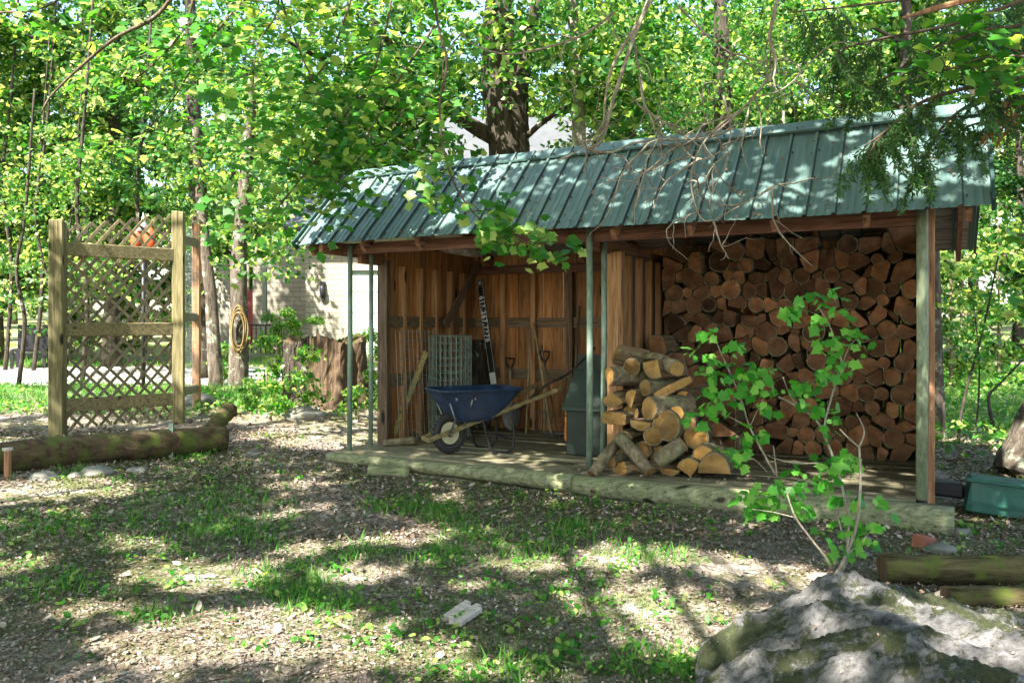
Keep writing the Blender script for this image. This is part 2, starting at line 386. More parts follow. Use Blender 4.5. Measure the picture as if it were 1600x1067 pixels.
# ------------------------------------------------------------------ foliage generator
LEAF4 = (np.array([[0,0],[.5,.34],[1,0],[.5,-.34]]), [(0,1,2),(0,2,3)])
LEAF6 = (np.array([[0,0],[.3,.27],[.7,.24],[1,0],[.7,-.24],[.3,-.27]]), [(0,1,2,3),(0,3,4,5)])
MAPLE = (np.array([[0,0],[.10,.40],[.30,.31],[.46,.56],[.66,.30],[1.05,0],[.66,-.30],[.46,-.56],[.30,-.31],[.10,-.40]]),
         [(0,1,2),(0,2,3,4,5),(0,5,6,7,8),(0,8,9)])
FROND = (np.array([[0,0],[.4,.13],[1,0],[.4,-.13]]), [(0,1,2),(0,2,3)])
BLADE = (np.array([[0,.035],[.5,.03],[1,0],[.5,-.03],[0,-.035]]), [(0,1,2,3,4)])
def unit(a): return a/np.maximum(np.linalg.norm(a, axis=1, keepdims=True), 1e-9)
def leafmesh(name, C, size, mat, shape=LEAF4, bias=(0,0,1), spread=.8, droop=.3, fold=.18, rs=RS, tang=None, bend=0.0):
    N = len(C); C = np.asarray(C, float); size = np.broadcast_to(np.asarray(size, float), (N,))
    nrm = unit(np.array(bias, float)[None]*1.0 + rs.normal(0, spread, (N,3)))
    t = rs.normal(0, 1, (N,3)) if tang is None else np.asarray(tang, float)
    t = t - (t*nrm).sum(1, keepdims=True)*nrm; t = unit(t); t[:,2] -= droop; t = unit(t)
    nrm = unit(nrm - (nrm*t).sum(1, keepdims=True)*t); bt = np.cross(nrm, t)
    P2, faces = shape; K = len(P2)
    a = P2[:,0][None,:,None]; b = P2[:,1][None,:,None]
    V = C[:,None,:] + size[:,None,None]*(a*t[:,None,:] + b*bt[:,None,:] + fold*np.abs(b)*nrm[:,None,:] - bend*a*a*nrm[:,None,:])
    V = V.reshape(-1, 3)
    loops = np.concatenate([np.array(f) for f in faces]); lens = np.array([len(f) for f in faces])
    L = (np.arange(N)[:,None]*K + loops[None,:]).ravel(); T = np.tile(lens, N)
    me = bpy.data.meshes.new(name)
    me.vertices.add(len(V)); me.vertices.foreach_set('co', V.ravel())
    me.loops.add(len(L)); me.loops.foreach_set('vertex_index', L)
    me.polygons.add(len(T)); me.polygons.foreach_set('loop_start', np.concatenate([[0], np.cumsum(T)[:-1]])); me.polygons.foreach_set('loop_total', T)
    me.materials.append(mat); me.update(calc_edges=True); return me

def limb_path(a, d, L, rs, n=6, wob=.12, up=.15):
    p = Vector(a); d = Vector(d).normalized(); out = [p.copy()]
    for i in range(n):
        d = (d + Vector(rs.normal(0, wob, 3)) + Vector((0,0,up/n))).normalized(); p = p + d*(L/n); out.append(p.copy())
    return out
def make_tree(seed, H, r0, cb, cr, nclump, nleaf, lsize, lean=(0,0), lmat='lf_maple', bark='bark', shape=LEAF4, clr=.55, top=1.0, flat=.35, nsides=8):
    """trunk + limbs as one mesh, leaves as another; local origin at the foot"""
    rs = np.random.RandomState(seed); st = random.getstate(); random.seed(seed)
    t = MB(); n = 9; tp = []; w1, w2 = rs.uniform(-.15,.15,2)
    for i in range(n+1):
        f = i/n; tp.append(Vector((lean[0]*f*H+w1*math.sin(f*5)*H*.05, lean[1]*f*H+w2*math.sin(f*4+1)*H*.05, f*H-.15*(i==0))))
    rad = [r0*(1.25 if i == 0 else 1-.82*(i/n)**.9) for i in range(n+1)]
    t.tube(tp, rad, nsides, jit=.05)
    def at(f):
        k = min(int(f*n), n-1); q = f*n-k; return tp[k].lerp(tp[k+1], q), rad[k]*(1-q)+rad[k+1]*q
    clumps = []; nl = max(5, nclump//7); ph = rs.uniform(0, 6.28)
    for i in range(nl):
        f = cb+(1-cb)*(i+.5)/nl*.97; p, r = at(f); ang = ph+i*2.4+rs.normal(0,.3)
        prof = math.sin(math.pi*min(1, max(.12, (1-(f-cb)/(1-cb))*.8+.12)))**.7
        L = cr*prof*rs.uniform(.7,1.15)
        d = (math.cos(ang), math.sin(ang), rs.uniform(.05,.6))
        lp = limb_path(p, d, L, rs, 5); t.tube(lp, lerpr(max(r*.45,.012), .008, 6), 5, cap=False)
        for k in range(7):
            j = rs.uniform(.3, 1)*5; a = min(int(j), 4); q = lp[a].lerp(lp[a+1], j-a)
            dd = Vector((rs.normal(0,1), rs.normal(0,1), rs.normal(.1,.4))).normalized()*rs.uniform(.2,.6)*min(1.2, L*.5)
            t.tube([q, q+dd*.6+Vector((0,0,.05)), q+dd], [.012,.008,.004], 3, cap=False)
            clumps.append(q+dd)
    C = np.array([list(c) for c in clumps]); m = len(C)
    per = max(1, nleaf//m); idx = np.repeat(np.arange(m), per)
    rr = rs.uniform(.5,1.3,m)[idx][:,None]*clr
    off = rs.normal(0,1,(len(idx),3)); off = unit(off)*rs.uniform(0,1,(len(idx),1))**.45
    off[:,2] *= flat; off[:,2] -= .25*(off[:,0]**2+off[:,1]**2)
    P = C[idx]+off*rr
    me1 = t.mesh('trunk', M[bark], True)
    me2 = leafmesh('crown', P, lsize*rs.uniform(.6,1.25,len(P)), M[lmat], shape, bias=(0,-.25,.8), spread=.75, rs=rs)
    random.setstate(st); return me1, me2
def plant_tree(meshes, x, y, rz=0, s=1.0, label='', cat='tree', group=None, name='maple_tree', zs=None):
    o = empty(name, (x, y, gzf(x, y)), rz, label, cat, group); o.scale = (s, s, zs or s)
    link_mesh('trunk', meshes[0], o); link_mesh('crown', meshes[1], o); return o

# ================================================================== SETTING
def grid(name, xs, ys, mat, dz=0.0, kindlabel='structure', jit=0):
    X, Y = np.meshgrid(xs, ys); Z = gz(X, Y)+dz
    if jit:
        Z = Z+RS.normal(0, jit, Z.shape)
    V = np.stack([X, Y, Z], -1).reshape(-1, 3); nx = len(xs); ny = len(ys)
    i = (np.arange(ny-1)[:,None]*nx+np.arange(nx-1)[None,:]).ravel()
    Fc = np.stack([i, i+1, i+nx+1, i+nx], -1)
    me = bpy.data.meshes.new(name); me.vertices.add(len(V)); me.vertices.foreach_set('co', V.ravel())
    me.loops.add(Fc.size); me.loops.foreach_set('vertex_index', Fc.ravel())
    me.polygons.add(len(Fc)); me.polygons.foreach_set('loop_start', np.arange(len(Fc))*4); me.polygons.foreach_set('loop_total', np.full(len(Fc), 4))
    me.polygons.foreach_set('use_smooth', np.ones(len(Fc), bool))
    me.materials.append(mat); me.update(calc_edges=True)
    return tag(link_mesh(name, me), kind=kindlabel)
xs = np.concatenate([np.linspace(-150,-12,24)[:-1], np.linspace(-12,-6,60)[:-1], np.arange(-6,5,.04), np.linspace(5,10,50), np.linspace(12,150,24)])
ys = np.concatenate([np.linspace(-40,1,20)[:-1], np.arange(1,9,.04), np.linspace(9,26,160), np.linspace(28,220,30)])
grid('ground', xs, ys, M['ground'], jit=.004)
# driveway
grid('driveway', np.linspace(-30,-1.2,70), np.linspace(14.2,17.6,12), M['drive'], dz=.02)
# ================================================================== WOODSHED
TH = -0.477; CT, ST = math.cos(TH), math.sin(TH); X0, Y0, ZD = -1.519, 7.674, 0.15
def W(u, v, z): return Vector((X0+u*CT-v*ST, Y0+u*ST+v*CT, ZD+z))
def S(px, py, v):           # pixel -> shed-local point on the plane v
    x = (px-800)/F; t = (v-X0*ST+Y0*CT)/(-x*ST+CT); dx = t*x-X0; dy = t-Y0
    return Vector((dx*CT+dy*ST, v, 1.15-(py-HY)/F*t))
def SZ(px, py, z=0.0):      # pixel -> shed-local point at height z over the deck
    t = (1.15-z)*F/(py-HY); dx = t*(px-800)/F-X0; dy = t-Y0
    return Vector((dx*CT+dy*ST, -dx*ST+dy*CT, z))
def shed_thing(name, p, label, cat, group=None, rz=0):
    return empty(name, W(*p), TH+rz, label, cat, group)
shed = empty('woodshed', W(0,0,0), TH, 'open-fronted wooden woodshed with a dappled green metal roof on slim poles', 'shed')
U0, U1 = -.40, 5.18; EV, EZ, RV, RZ, BV, BZ = -.284, 1.90, .544, 2.706, 2.50, 1.86

def roofsheet(v0, z0, v1, z1):       # ribbed sheet from eave to ridge
    b = MB(); d = Vector((0, v1-v0, z1-z0)); L = d.length; d.normalize(); nrm = Vector((0, -d.z, d.y))
    prof = []; P = (U1-U0)/30
    for i in range(30):
        a = U0+i*P
        for q, h in ((0, .000), (.012, .019), (.028, .019), (.038, 0), (.075, 0), (.082, .004), (.094, .004), (.101, 0), (.125, 0), (.132, .004), (.144, .004), (.151, 0)):
            prof.append((a+q, h))
    prof.append((U1, 0)); NS = 8; b.seam = [k for k in range(len(prof)-1) if k % 12 == 2]; rows = []  # seam: strips beside the ribs that take the painted rib shadow
    for j in range(NS+1):
        t = j/NS; base = Vector((0, v0, z0))+d*(L*t); r = []
        for (a, h) in prof:
            wob = .004*math.sin(a*2.1+j)*(1 if 0 < j < NS else 0)
            p = base+nrm*(h+wob+.012)
            r.append((a, p.y, p.z+.012*math.sin(a*1.1)))
        rows.append(r)
    n = len(prof)
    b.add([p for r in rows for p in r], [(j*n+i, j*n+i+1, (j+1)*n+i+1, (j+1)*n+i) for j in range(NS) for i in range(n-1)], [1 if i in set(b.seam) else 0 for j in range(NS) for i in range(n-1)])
    return b, d, nrm, L, P
b, d, nrm, L, P = roofsheet(EV, EZ, RV, RZ); ro = b.build('roof_panel', [M['roof'], M['seam']], shed)  # seam slot is the painted rib shadow
so_ = ro.modifiers.new('thick', 'SOLIDIFY'); so_.thickness = .002
b2, d2, n2, L2, _ = roofsheet(BV, BZ, RV, RZ)
b2_ = MB(); 
for v in b2.v: b2_.v.append(v)
b2_.f = [f[::-1] for f in b2.f]; b2_.m = b2.m; 
# rear sheet: its ribs stand outward, so flip the offset side
b2_.v = [(x, y, z+.02) for x, y, z in b2_.v]
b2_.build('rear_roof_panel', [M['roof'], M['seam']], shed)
sc_b = MB()
for i in range(31):
    for t in (.06, .34, .64, .93):
        p = Vector((0, EV, EZ))+d*(L*t)+nrm*.03; uu = U0+i*P+.055*(i < 30)
        sc_b.box(uu-.005, uu+.005, p.y-.005, p.y+.005, p.z-.006, p.z+.012)
tag(sc_b.build('roof_screws', M['black'], shed), kind='stuff')
cap = MB(); 
for s_, dd, nn in ((1, d, nrm), (-1, d2, Vector((0, -d2.z, d2.y)))):
    pass
p0 = Vector((0, RV, RZ+.035)); pf = p0-d*.15+nrm*.006; pb = Vector((0, RV+.14, RZ+.035-.14*(RZ-BZ)/(BV-RV)+.02))
for k in range(12):
    a0 = U0-.01+(U1-U0+.02)*k/12; a1 = U0-.01+(U1-U0+.02)*(k+1)/12; w0 = random.uniform(-.004,.004)
    V_ = [(a, q.y, q.z+w0*0+.006*math.sin(a*3)) for a in (a0, a1) for q in (pf, pf-nrm*.02, pf, p0, pb)]
    cap.add(V_, [(1,6,7,2),(2,7,8,3),(3,8,9,4)])
cap.build('ridge_cap', M['roof'], shed)
dk = MB(); q = p0-d*.155+nrm*.012
dk.box(U0, U1, q.y-.012, q.y+.006, q.z-.012, q.z+.004)
dk.build('flashing_edge', M['roofdark'], shed)
for uu in (U0-.012, U1+.012):      # rake trim at both ends
    MB().beam((uu, EV-.01, EZ+.0), (uu, RV, RZ+.02), .02, .09, up=nrm).build('rake_trim', M['roofdark'], shed)
    MB().beam((uu, BV, BZ+.0), (uu, RV, RZ+.01), .02, .09).build('rake_trim', M['roofdark'], shed)
# under-boards (purlins) front and rear
for k in range(5):
    t = (k+.5)/5*.96; p = Vector((0, EV, EZ))+d*(L*t)-nrm*.012
    MB().beam((U0+.03, p.y, p.z), (U1-.03, p.y, p.z), .10, .02, up=nrm, jit=.002).build('purlin', M['under'], shed)
for k in range(11):
    t = .02+(k+.5)/11*.95; nn = Vector((0, d2.z, -d2.y)); p = Vector((0, BV, BZ))+d2*(L2*t)+Vector((0,0,-.005))
    MB().beam((U0+.03, p.y, p.z), (U1-.05, p.y, p.z), .165, .02, up=(0, d2.z*-1, d2.y)if 0 else (0,.4,.9), jit=.002).build('purlin', M['under'], shed)
# rafters
for k in range(10):
    u = U0+.12+k*(U1-U0-.24)/9
    a = Vector((u, EV+.03, EZ+.0))-nrm*.07; bq = Vector((u, RV, RZ))-nrm*.07
    MB().beam(a, bq, .04, .09, up=nrm, jit=.003).build('rafter', M['rafter'], shed)
    MB().beam((u, BV-.03, BZ-.07), (u, RV+.01, RZ-.08), .04, .09, jit=.003).build('rafter', M['rafter'], shed)
# headers and plates
MB().beam((-.16, .055, 1.885), (4.83, .055, 1.885), .045, .10, jit=.004).build('header_beam', M['beam'], shed)
MB().beam((-.135, -.25, 1.885), (-.135, 2.2, 1.885), .045, .12, jit=.004).build('side_plate', M['rafter'], shed)
MB().beam((.02, .12, 1.80), (.02, 2.2, 1.80), .05, .09, jit=.003).build('side_plate', M['rafter'], shed)
MB().beam((4.80, .1, 1.875), (4.80, 2.2, 1.875), .045, .12).build('side_plate', M['rafter'], shed)
MB().beam((2.36, .10, 1.83), (2.36, 2.2, 1.83), .05, .10).build('side_plate', M['rafter'], shed)
MB().beam((.06, 2.14, 1.80), (4.78, 2.14, 1.80), .05, .10).build('back_plate', M['beam'], shed)
MB().beam((1.0, .6, 1.96), (3.8, .62, 1.97), .05, .10).build('header_beam', M['beam'], shed)
# walls of vertical boards
def boardwall(name, a, b_, z0, z1, mat, thick=.022, bw=.15, vary=.0, face='v'):
    m = MB(); Ln = abs(b_[0]-a[0]) if face == 'v' else abs(b_[1]-a[1]); x = 0
    while x < Ln-.02:
        w_ = min(bw*random.uniform(.8,1.25), Ln-x); g = .004; off = random.uniform(0,.005); zt = z1+random.uniform(-vary, vary)
        if face == 'v': m.box(a[0]+x+g, a[0]+x+w_-g, a[1]+off, a[1]+off+thick, z0, zt, jit=.002)
        else: m.box(a[0]+off, a[0]+off+thick, a[1]+x+g, a[1]+x+w_-g, z0, zt, jit=.002)
        x += w_
    return m.build(name, mat, shed)
boardwall('back_wall', (.05, 2.20), (4.80, 2.20), -.05, 1.97, M['wall'])
boardwall('left_wall', (.03, .50), (.03, 2.22), -.02, 1.97, M['wall'], face='u')
boardwall('right_wall', (4.80, .12), (4.80, 2.25), -.1, 1.97, M['siding'], face='u')
boardwall('right_wall_lining', (4.765, .14), (4.765, 2.18), .0, 1.9, M['darkpost'], thick=.02, face='u')
boardwall('partition_wall', (2.375, .60), (2.375, 2.19), .0, 1.82, M['darkpost'], face='u')
for v in (.84, 1.14, 1.44, 1.74, 2.04):
    MB().box(2.403, 2.46, v, v+.045, .0, 1.78, jit=.003).build('stud', M['stud'], shed)
MB().box(2.36, 2.50, .53, .598, .0, 1.80, jit=.003).build('stud', M['stud'], shed)
for v in (.72, 1.02, 1.32, 1.62, 1.90):
    MB().box(.054, .115, v, v+.04, .0, 1.76, jit=.003).build('stud', M['stud'], shed)
MB().box(.0, .11, .43, .50, -.03, 1.80, jit=.004).build('corner_post', M['darkpost'], shed)
for px in (786, 833, 890, 958):
    p = S(px, 560, 2.14); ww = .03 if px != 890 else .035
    MB().box(p.x-ww, p.x+ww, 2.125, 2.198, 0, 1.76, jit=.003).build('stud', M['darkpost' if px == 890 else 'stud'], shed)
for z_, h in ((1.20, .055), (.62, .06)):
    MB().box(.12, 2.30, 2.165, 2.197, z_-h, z_+h, jit=.004).build('rail', M['rail'], shed)
    MB().box(.056, .10, .52, 2.16, z_-h, z_+h, jit=.003).build('rail', M['rail'], shed)
MB().beam(S(750, 412, 2.02), S(696, 508, 1.30), .03, .09, jit=.003).build('brace', M['darkpost'], shed)
# poles
def pole(px0, py1, px_top, py0, v, r, top=None):
    a = S(px0, py1, v); a.z = max(a.z, .0); bb = S(px_top, py0, v)
    MB().tube([a, a.lerp(bb,.5)+Vector((.004,0,0)), bb], r, 10, jit=.0).build('support_pole', M['pole'], shed, smooth=True)
pole(546, 706, 547, 384, 0, .024); pole(579, 700, 580, 398, .19, .022)
pole(921, 728, 921, 356, 0, .026); pole(942, 712, 944, 372, .30, .024)
pole(1440, 787, 1441, 328, 0, .038); shed.children[-1].data.materials[0] = M['olivepole'] 
p = S(1454, 780, .06)
MB().box(p.x-.02, p.x+.028, .04, .085, -.03, 1.98, jit=.004).build('corner_post', M['redpost'], shed)
p = S(1431, 700, .10)
MB().box(4.765, 4.80, .09, .13, -.03, 1.98, jit=.003).build('corner_post', M['darkpost'], shed)
# deck
v = -.10; k = 0
while v < 2.2:
    w_ = random.uniform(.15, .22); sag = random.uniform(-.004, .004); m = MB(); cuts = [-.10+random.uniform(-.04,.02)] + ([random.uniform(1.8, 3.2)] if k % 3 else []) + [4.76]
    for a0, a1 in zip(cuts[:-1], cuts[1:]):
        n_ = 10; Vv = []
        for i in range(n_+1):
            uu = a0+.003+(a1-a0-.006)*i/n_; dz = sag+.006*math.sin(uu*2+k*1.3)-.02*math.exp(-((uu-2.4)/.9)**2)*(1 if v < .4 else .3)
            ed = .012*math.sin(uu*1.7+k)*.5
            Vv += [(uu, v+.008+ed, dz-.035), (uu, v+.008+ed, dz), (uu, v+w_-.008+ed*.9, dz), (uu, v+w_-.008+ed*.9, dz-.035)]
        Fs = []
        for i in range(n_):
            for j in range(4):
                j2 = (j+1) % 4; Fs.append((i*4+j, (i+1)*4+j, (i+1)*4+j2, i*4+j2))
        Fs += [(0,1,2,3), (n_*4+3, n_*4+2, n_*4+1, n_*4)]
        m.add(Vv, Fs)
    m.build('deck_board', M['deck'], shed); v += w_; k += 1
MB().box(-.05, 4.76, .0, 2.2, -.16, -.045).build('joist_frame', M['darkpost'], shed)

Cr = []
for _ in range(260):
    t = random.random()**1.3; p = Vector((0, EV, EZ))+d*(L*t)+nrm*.03; Cr.append((random.uniform(U0, U1), p.y, p.z))
tag(link_mesh('roof_debris', leafmesh('roof_debris', np.array(Cr), RS.uniform(.012,.04,len(Cr)), plain('roof_debris_brown', (.14,.10,.06), .9, bmp=0), LEAF6, bias=tuple(nrm), spread=.25, droop=0, fold=.2), shed), kind='stuff')
# ---- sill logs along the front of the deck
def roughlog(name, pts, rad, mat, label, cat='log', n=14, seg=5, squash=1.0, endmat=None, jit=.05, group=None, knot=0):
    pp = spline(pts, seg); rr = np.interp(np.linspace(0,1,len(pp)), np.linspace(0,1,len(rad)), rad)
    rr = [r*(1+random.uniform(-.04,.04)) for r in rr]
    c = Vector(pp[0]); m = MB().tube([q-c for q in pp], rr, n, jit=jit, capm=1 if endmat else None)
    if squash != 1: m.v = [(x, y, z) for x, y, z in m.v]
    o = m.build(name, [mat, endmat] if endmat else mat, smooth=False); o.location = c
    for p_ in o.data.polygons: p_.use_smooth = len(p_.vertices) < 5
    return tag(o, label, cat, group)
a = SZ(543, 728, -.12); 
roughlog('sill_log', [W(-.12,-.16,-.055), W(.9,-.17,-.06), W(1.7,-.18,-.065), W(2.36,-.20,-.075)], [.045,.055,.065,.075], M['sill'], 'slender weathered grey-green sill log along the left half of the deck edge', endmat=M['sill'])
roughlog('sill_log', [W(2.26,-.17,-.09), W(3.0,-.18,-.095), W(4.0,-.20,-.10), W(4.98,-.21,-.105)], [.075,.09,.102,.112], M['sill'], 'thick weathered grey-green sill log along the right half of the deck edge', endmat=M['sill'])
p = GP(575, 745, .02); q = GP(640, 748, .0)
roughlog('short_timber', [p+Vector((0,0,.05)), q+Vector((0,0,.05))], [.055,.06], M['sill'], 'short weathered timber offcut lying on the soil under the left sill log', 'timber', endmat=M['cut'])

# ================================================================== FIREWOOD
def clip(poly, nx, ny, c):
    out = []
    for i in range(len(poly)):
        p, q = poly[i], poly[(i+1) % len(poly)]; a = p[0]*nx+p[1]*ny-c; b = q[0]*nx+q[1]*ny-c
        if a <= 0: out.append(p)
        if (a < 0) != (b < 0) and a != b:
            t = a/(a-b); out.append((p[0]+(q[0]-p[0])*t, p[1]+(q[1]-p[1])*t))
    return out
def chaikin(poly, f=.22):
    o = []
    for i in range(len(poly)):
        p, q = poly[i], poly[(i+1) % len(poly)]
        o += [(p[0]*(1-f)+q[0]*f, p[1]*(1-f)+q[1]*f), (p[0]*f+q[0]*(1-f), p[1]*f+q[1]*(1-f))]
    return o
def logmesh(name, poly, L, mats, barks=None, jit=.004, taper=.0):
    """log along local +y, its cut face at y=0; polygon in (x,z)"""
    n = len(poly); m = MB(); rings = 4
    for j in range(rings):
        t = j/(rings-1); s = 1-taper*t; dx, dz = random.uniform(-jit, jit)*1.5, random.uniform(-jit, jit)*1.5
        for x, z in poly: m.v.append((x*s+dx*(0<j)+random.uniform(-jit,jit)*.6, t*L+(random.uniform(-1,1)*jit), z*s+dz*(0<j)+random.uniform(-jit,jit)*.6))
    for j in range(rings-1):
        for k in range(n):
            k2 = (k+1) % n; m.f.append((j*n+k, j*n+k2, (j+1)*n+k2, (j+1)*n+k)); m.m.append((1 if (barks is None or barks[k]) else 2))
    b0 = len(m.v); ins = .90        # a rim of bark round the sawn face
    for k in range(n):
        x, y, z = m.v[k]; f_ = ins if (barks is None or barks[k]) else .985; m.v.append((x*f_, y-.003, z*f_))
    for k in range(n): k2 = (k+1) % n; m.f.append((b0+k, b0+k2, k2, k)); m.m.append(1 if (barks is None or barks[k]) else 0)
    m.f.append(tuple(b0+k for k in range(n))[::-1]); m.m.append(0); e = (rings-1)*n; m.f.append(tuple(e+k for k in range(n))); m.m.append(0)
    me = m.mesh(name, mats)
    return me
def rowname(i): return ['bottom','second','third','fourth','fifth','sixth','seventh','eighth','ninth','tenth','eleventh','twelfth','thirteenth','fourteenth','fifteenth','sixteenth'][i]
ORD = ['first','second','third','fourth','fifth','sixth','seventh','eighth','ninth','tenth','eleventh','twelfth','thirteenth','fourteenth','fifteenth','sixteenth','seventeenth','eighteenth','nineteenth','twentieth']
def stack(u0, u1, topf, v, dx, dz, depth, what, group, jit=.34, botz=.0, seed=3, Lrow=None):
    rs = np.random.RandomState(seed); pts = []; rows = int((1.98-botz)/dz)+1
    for r in range(rows):
        c = 0; nx = int((u1-u0)/dx)
        for i in range(nx+1):
            x = u0+dx*(.3+.5*(r % 2))+i*dx+rs.normal(0, jit*.40)*dx; z = botz+dz*.5+r*dz+rs.normal(0, jit*.40)*dz
            if x > u1-.3*dx or x < u0+.25*dx: continue
            if z > topf(x)-.25*dz: continue
            pts.append((x, z, r))
    P = np.array([(p[0], p[1]) for p in pts]); count = {}
    wts = rs.normal(0, .0034, len(pts))
    for k in np.argsort([p[2]*100+p[0] for p in pts]):
        x, z, r = pts[k]; top = topf(x)
        poly = [(u0-x, botz-z), (u1-x, botz-z), (u1-x, top+rs.uniform(-.02,.05)-z), (u0-x, top+rs.uniform(-.02,.05)-z)]
        dd = np.hypot(P[:,0]-x, P[:,1]-z)
        for j in np.where((dd < .5) & (dd > 1e-6))[0]:
            ax, az = P[j,0]-x, P[j,1]-z; ln = math.hypot(ax, az)
            poly = clip(poly, ax/ln, az/ln, ln/2+(wts[k]-wts[j])/(2*ln))
            if len(poly) < 3: break
        if len(poly) < 3: continue
        poly = clip(clip(clip(clip(poly,1,0,dx*.95),-1,0,dx*.95),0,1,dz*.95),0,-1,dz*.95)
        A = abs(sum(poly[i][0]*poly[(i+1)%len(poly)][1]-poly[(i+1)%len(poly)][0]*poly[i][1] for i in range(len(poly))))/2
        if A < .003: continue
        cx = sum(p[0] for p in poly)/len(poly); cz = sum(p[1] for p in poly)/len(poly)
        poly = [(p[0]-cx, p[1]-cz) for p in poly]
        req = math.sqrt(A/math.pi); rnd = rs.rand() < .26
        if rnd:
            rin = min(math.hypot(*p) for p in poly)
            rc = req*rs.uniform(.93,1.0); pl = [(rc*math.cos(t)*rs.uniform(.95,1.05), rc*math.sin(t)*rs.uniform(.95,1.05)) for t in np.linspace(0, 2*math.pi, 13)[:-1]]
            poly = pl; barks = [True]*len(pl); kind = 'round unsplit'
        else:
            if rs.rand() < .62:      # a further split: cut a corner off
                t = rs.uniform(0, 6.28); poly = clip(poly, math.cos(t), math.sin(t), req*rs.uniform(.35,.75))
            s = rs.uniform(.955,.995); poly = [(p[0]*s, p[1]*s) for p in poly]
            # drop very short edges, then soften
            pl = [poly[0]]
            for p in poly[1:]:
                if math.hypot(p[0]-pl[-1][0], p[1]-pl[-1][1]) > req*.3: pl.append(p)
            if len(pl) < 3: pl = poly
            nn = len(pl); b0 = rs.randint(nn); arc = set((b0+i) % nn for i in range(max(1, nn//3)))
            barks = sum([[i in arc, True] for i in range(nn)], []); poly = chaikin(pl, .13 if nn > 3 else .09)
            kind = 'three-sided split' if nn <= 3 else ('wedge-like split' if nn == 4 else 'many-cornered split')
        count[r] = count.get(r, 0)+1
        me = logmesh('firewood_log', poly, depth*rs.uniform(.85,1.05), [M['cut'], M['logbark'], M['split']], barks)
        o = link_mesh('firewood_log', me)
        vv = v+rs.normal(0,.025)+(.0 if rs.rand() > .06 else -.07)
        o.location = W(x+cx, vv, z+cz); o.rotation_euler = (rs.normal(0,.03), 0, TH+rs.normal(0,.05))
        tag(o, '%s log, %s from left, %s course up, %s' % (kind, ORD[min(count[r]-1, 19)], rowname(r), what), 'firewood log', group)
stack(2.52, 4.745, lambda x: 1.95-.05*math.sin(x*5), 1.62, .137, .129, .42, 'tall firewood stack', 'split logs in the tall firewood stack', seed=5)
stack(2.54, 3.34, lambda x: 1.06-.95*max(0, x-2.66), 1.10, .165, .15, .38, 'low sloping stack', 'logs in the short sloping stack', seed=8)

# small front pile, placed log by log
def pile(px, py, r, v, kind, label, yaw=0, pitch=0, L=.38, sx=1.0, sz=1.0, roll=0, k=1.13):
    p = S(px, py, v); rr = r*k*(6.3/F)*1.02
    if kind == 'round': poly = [(math.cos(t)*rr*random.uniform(.94,1.06), math.sin(t)*rr*random.uniform(.94,1.06)) for t in np.linspace(0, 2*math.pi, 15)[:-1]]; bk = None
    elif kind == 'half': poly = [(math.cos(t)*rr, math.sin(t)*rr*.95-.3*rr) for t in np.linspace(0, math.pi, 9)]; bk = [True]*8+[False]
    elif kind == 'wedge': poly = [(math.cos(t)*rr*1.25, math.sin(t)*rr*1.25-.5*rr) for t in np.linspace(.45, 2.7, 7)]+[(0, -1.0*rr)]; bk = [True]*6+[False]*2
    elif kind == 'slab': poly = chaikin([(-rr*1.5,-rr*.6),(rr*1.4,-rr*.75),(rr*1.5,rr*.5),(-rr*1.3,rr*.65)], .15); bk = [False,True]*4
    c_, s_ = math.cos(roll), math.sin(roll)
    poly = [((x*sx)*c_-(z*sz)*s_, (x*sx)*s_+(z*sz)*c_) for x, z in poly]
    o = link_mesh('firewood_log', logmesh('firewood_log', poly, L, [M['cutnew'], M['logbark'], M['split']], bk, jit=.005))
    # signed area check keeps faces outward
    o.location = W(p.x, p.y, p.z); o.rotation_euler = (Matrix.Rotation(TH+yaw, 3, 'Z') @ Matrix.Rotation(pitch, 3, 'X')).to_euler()
    tag(o, label, 'firewood log', 'logs in the small front pile'); return o
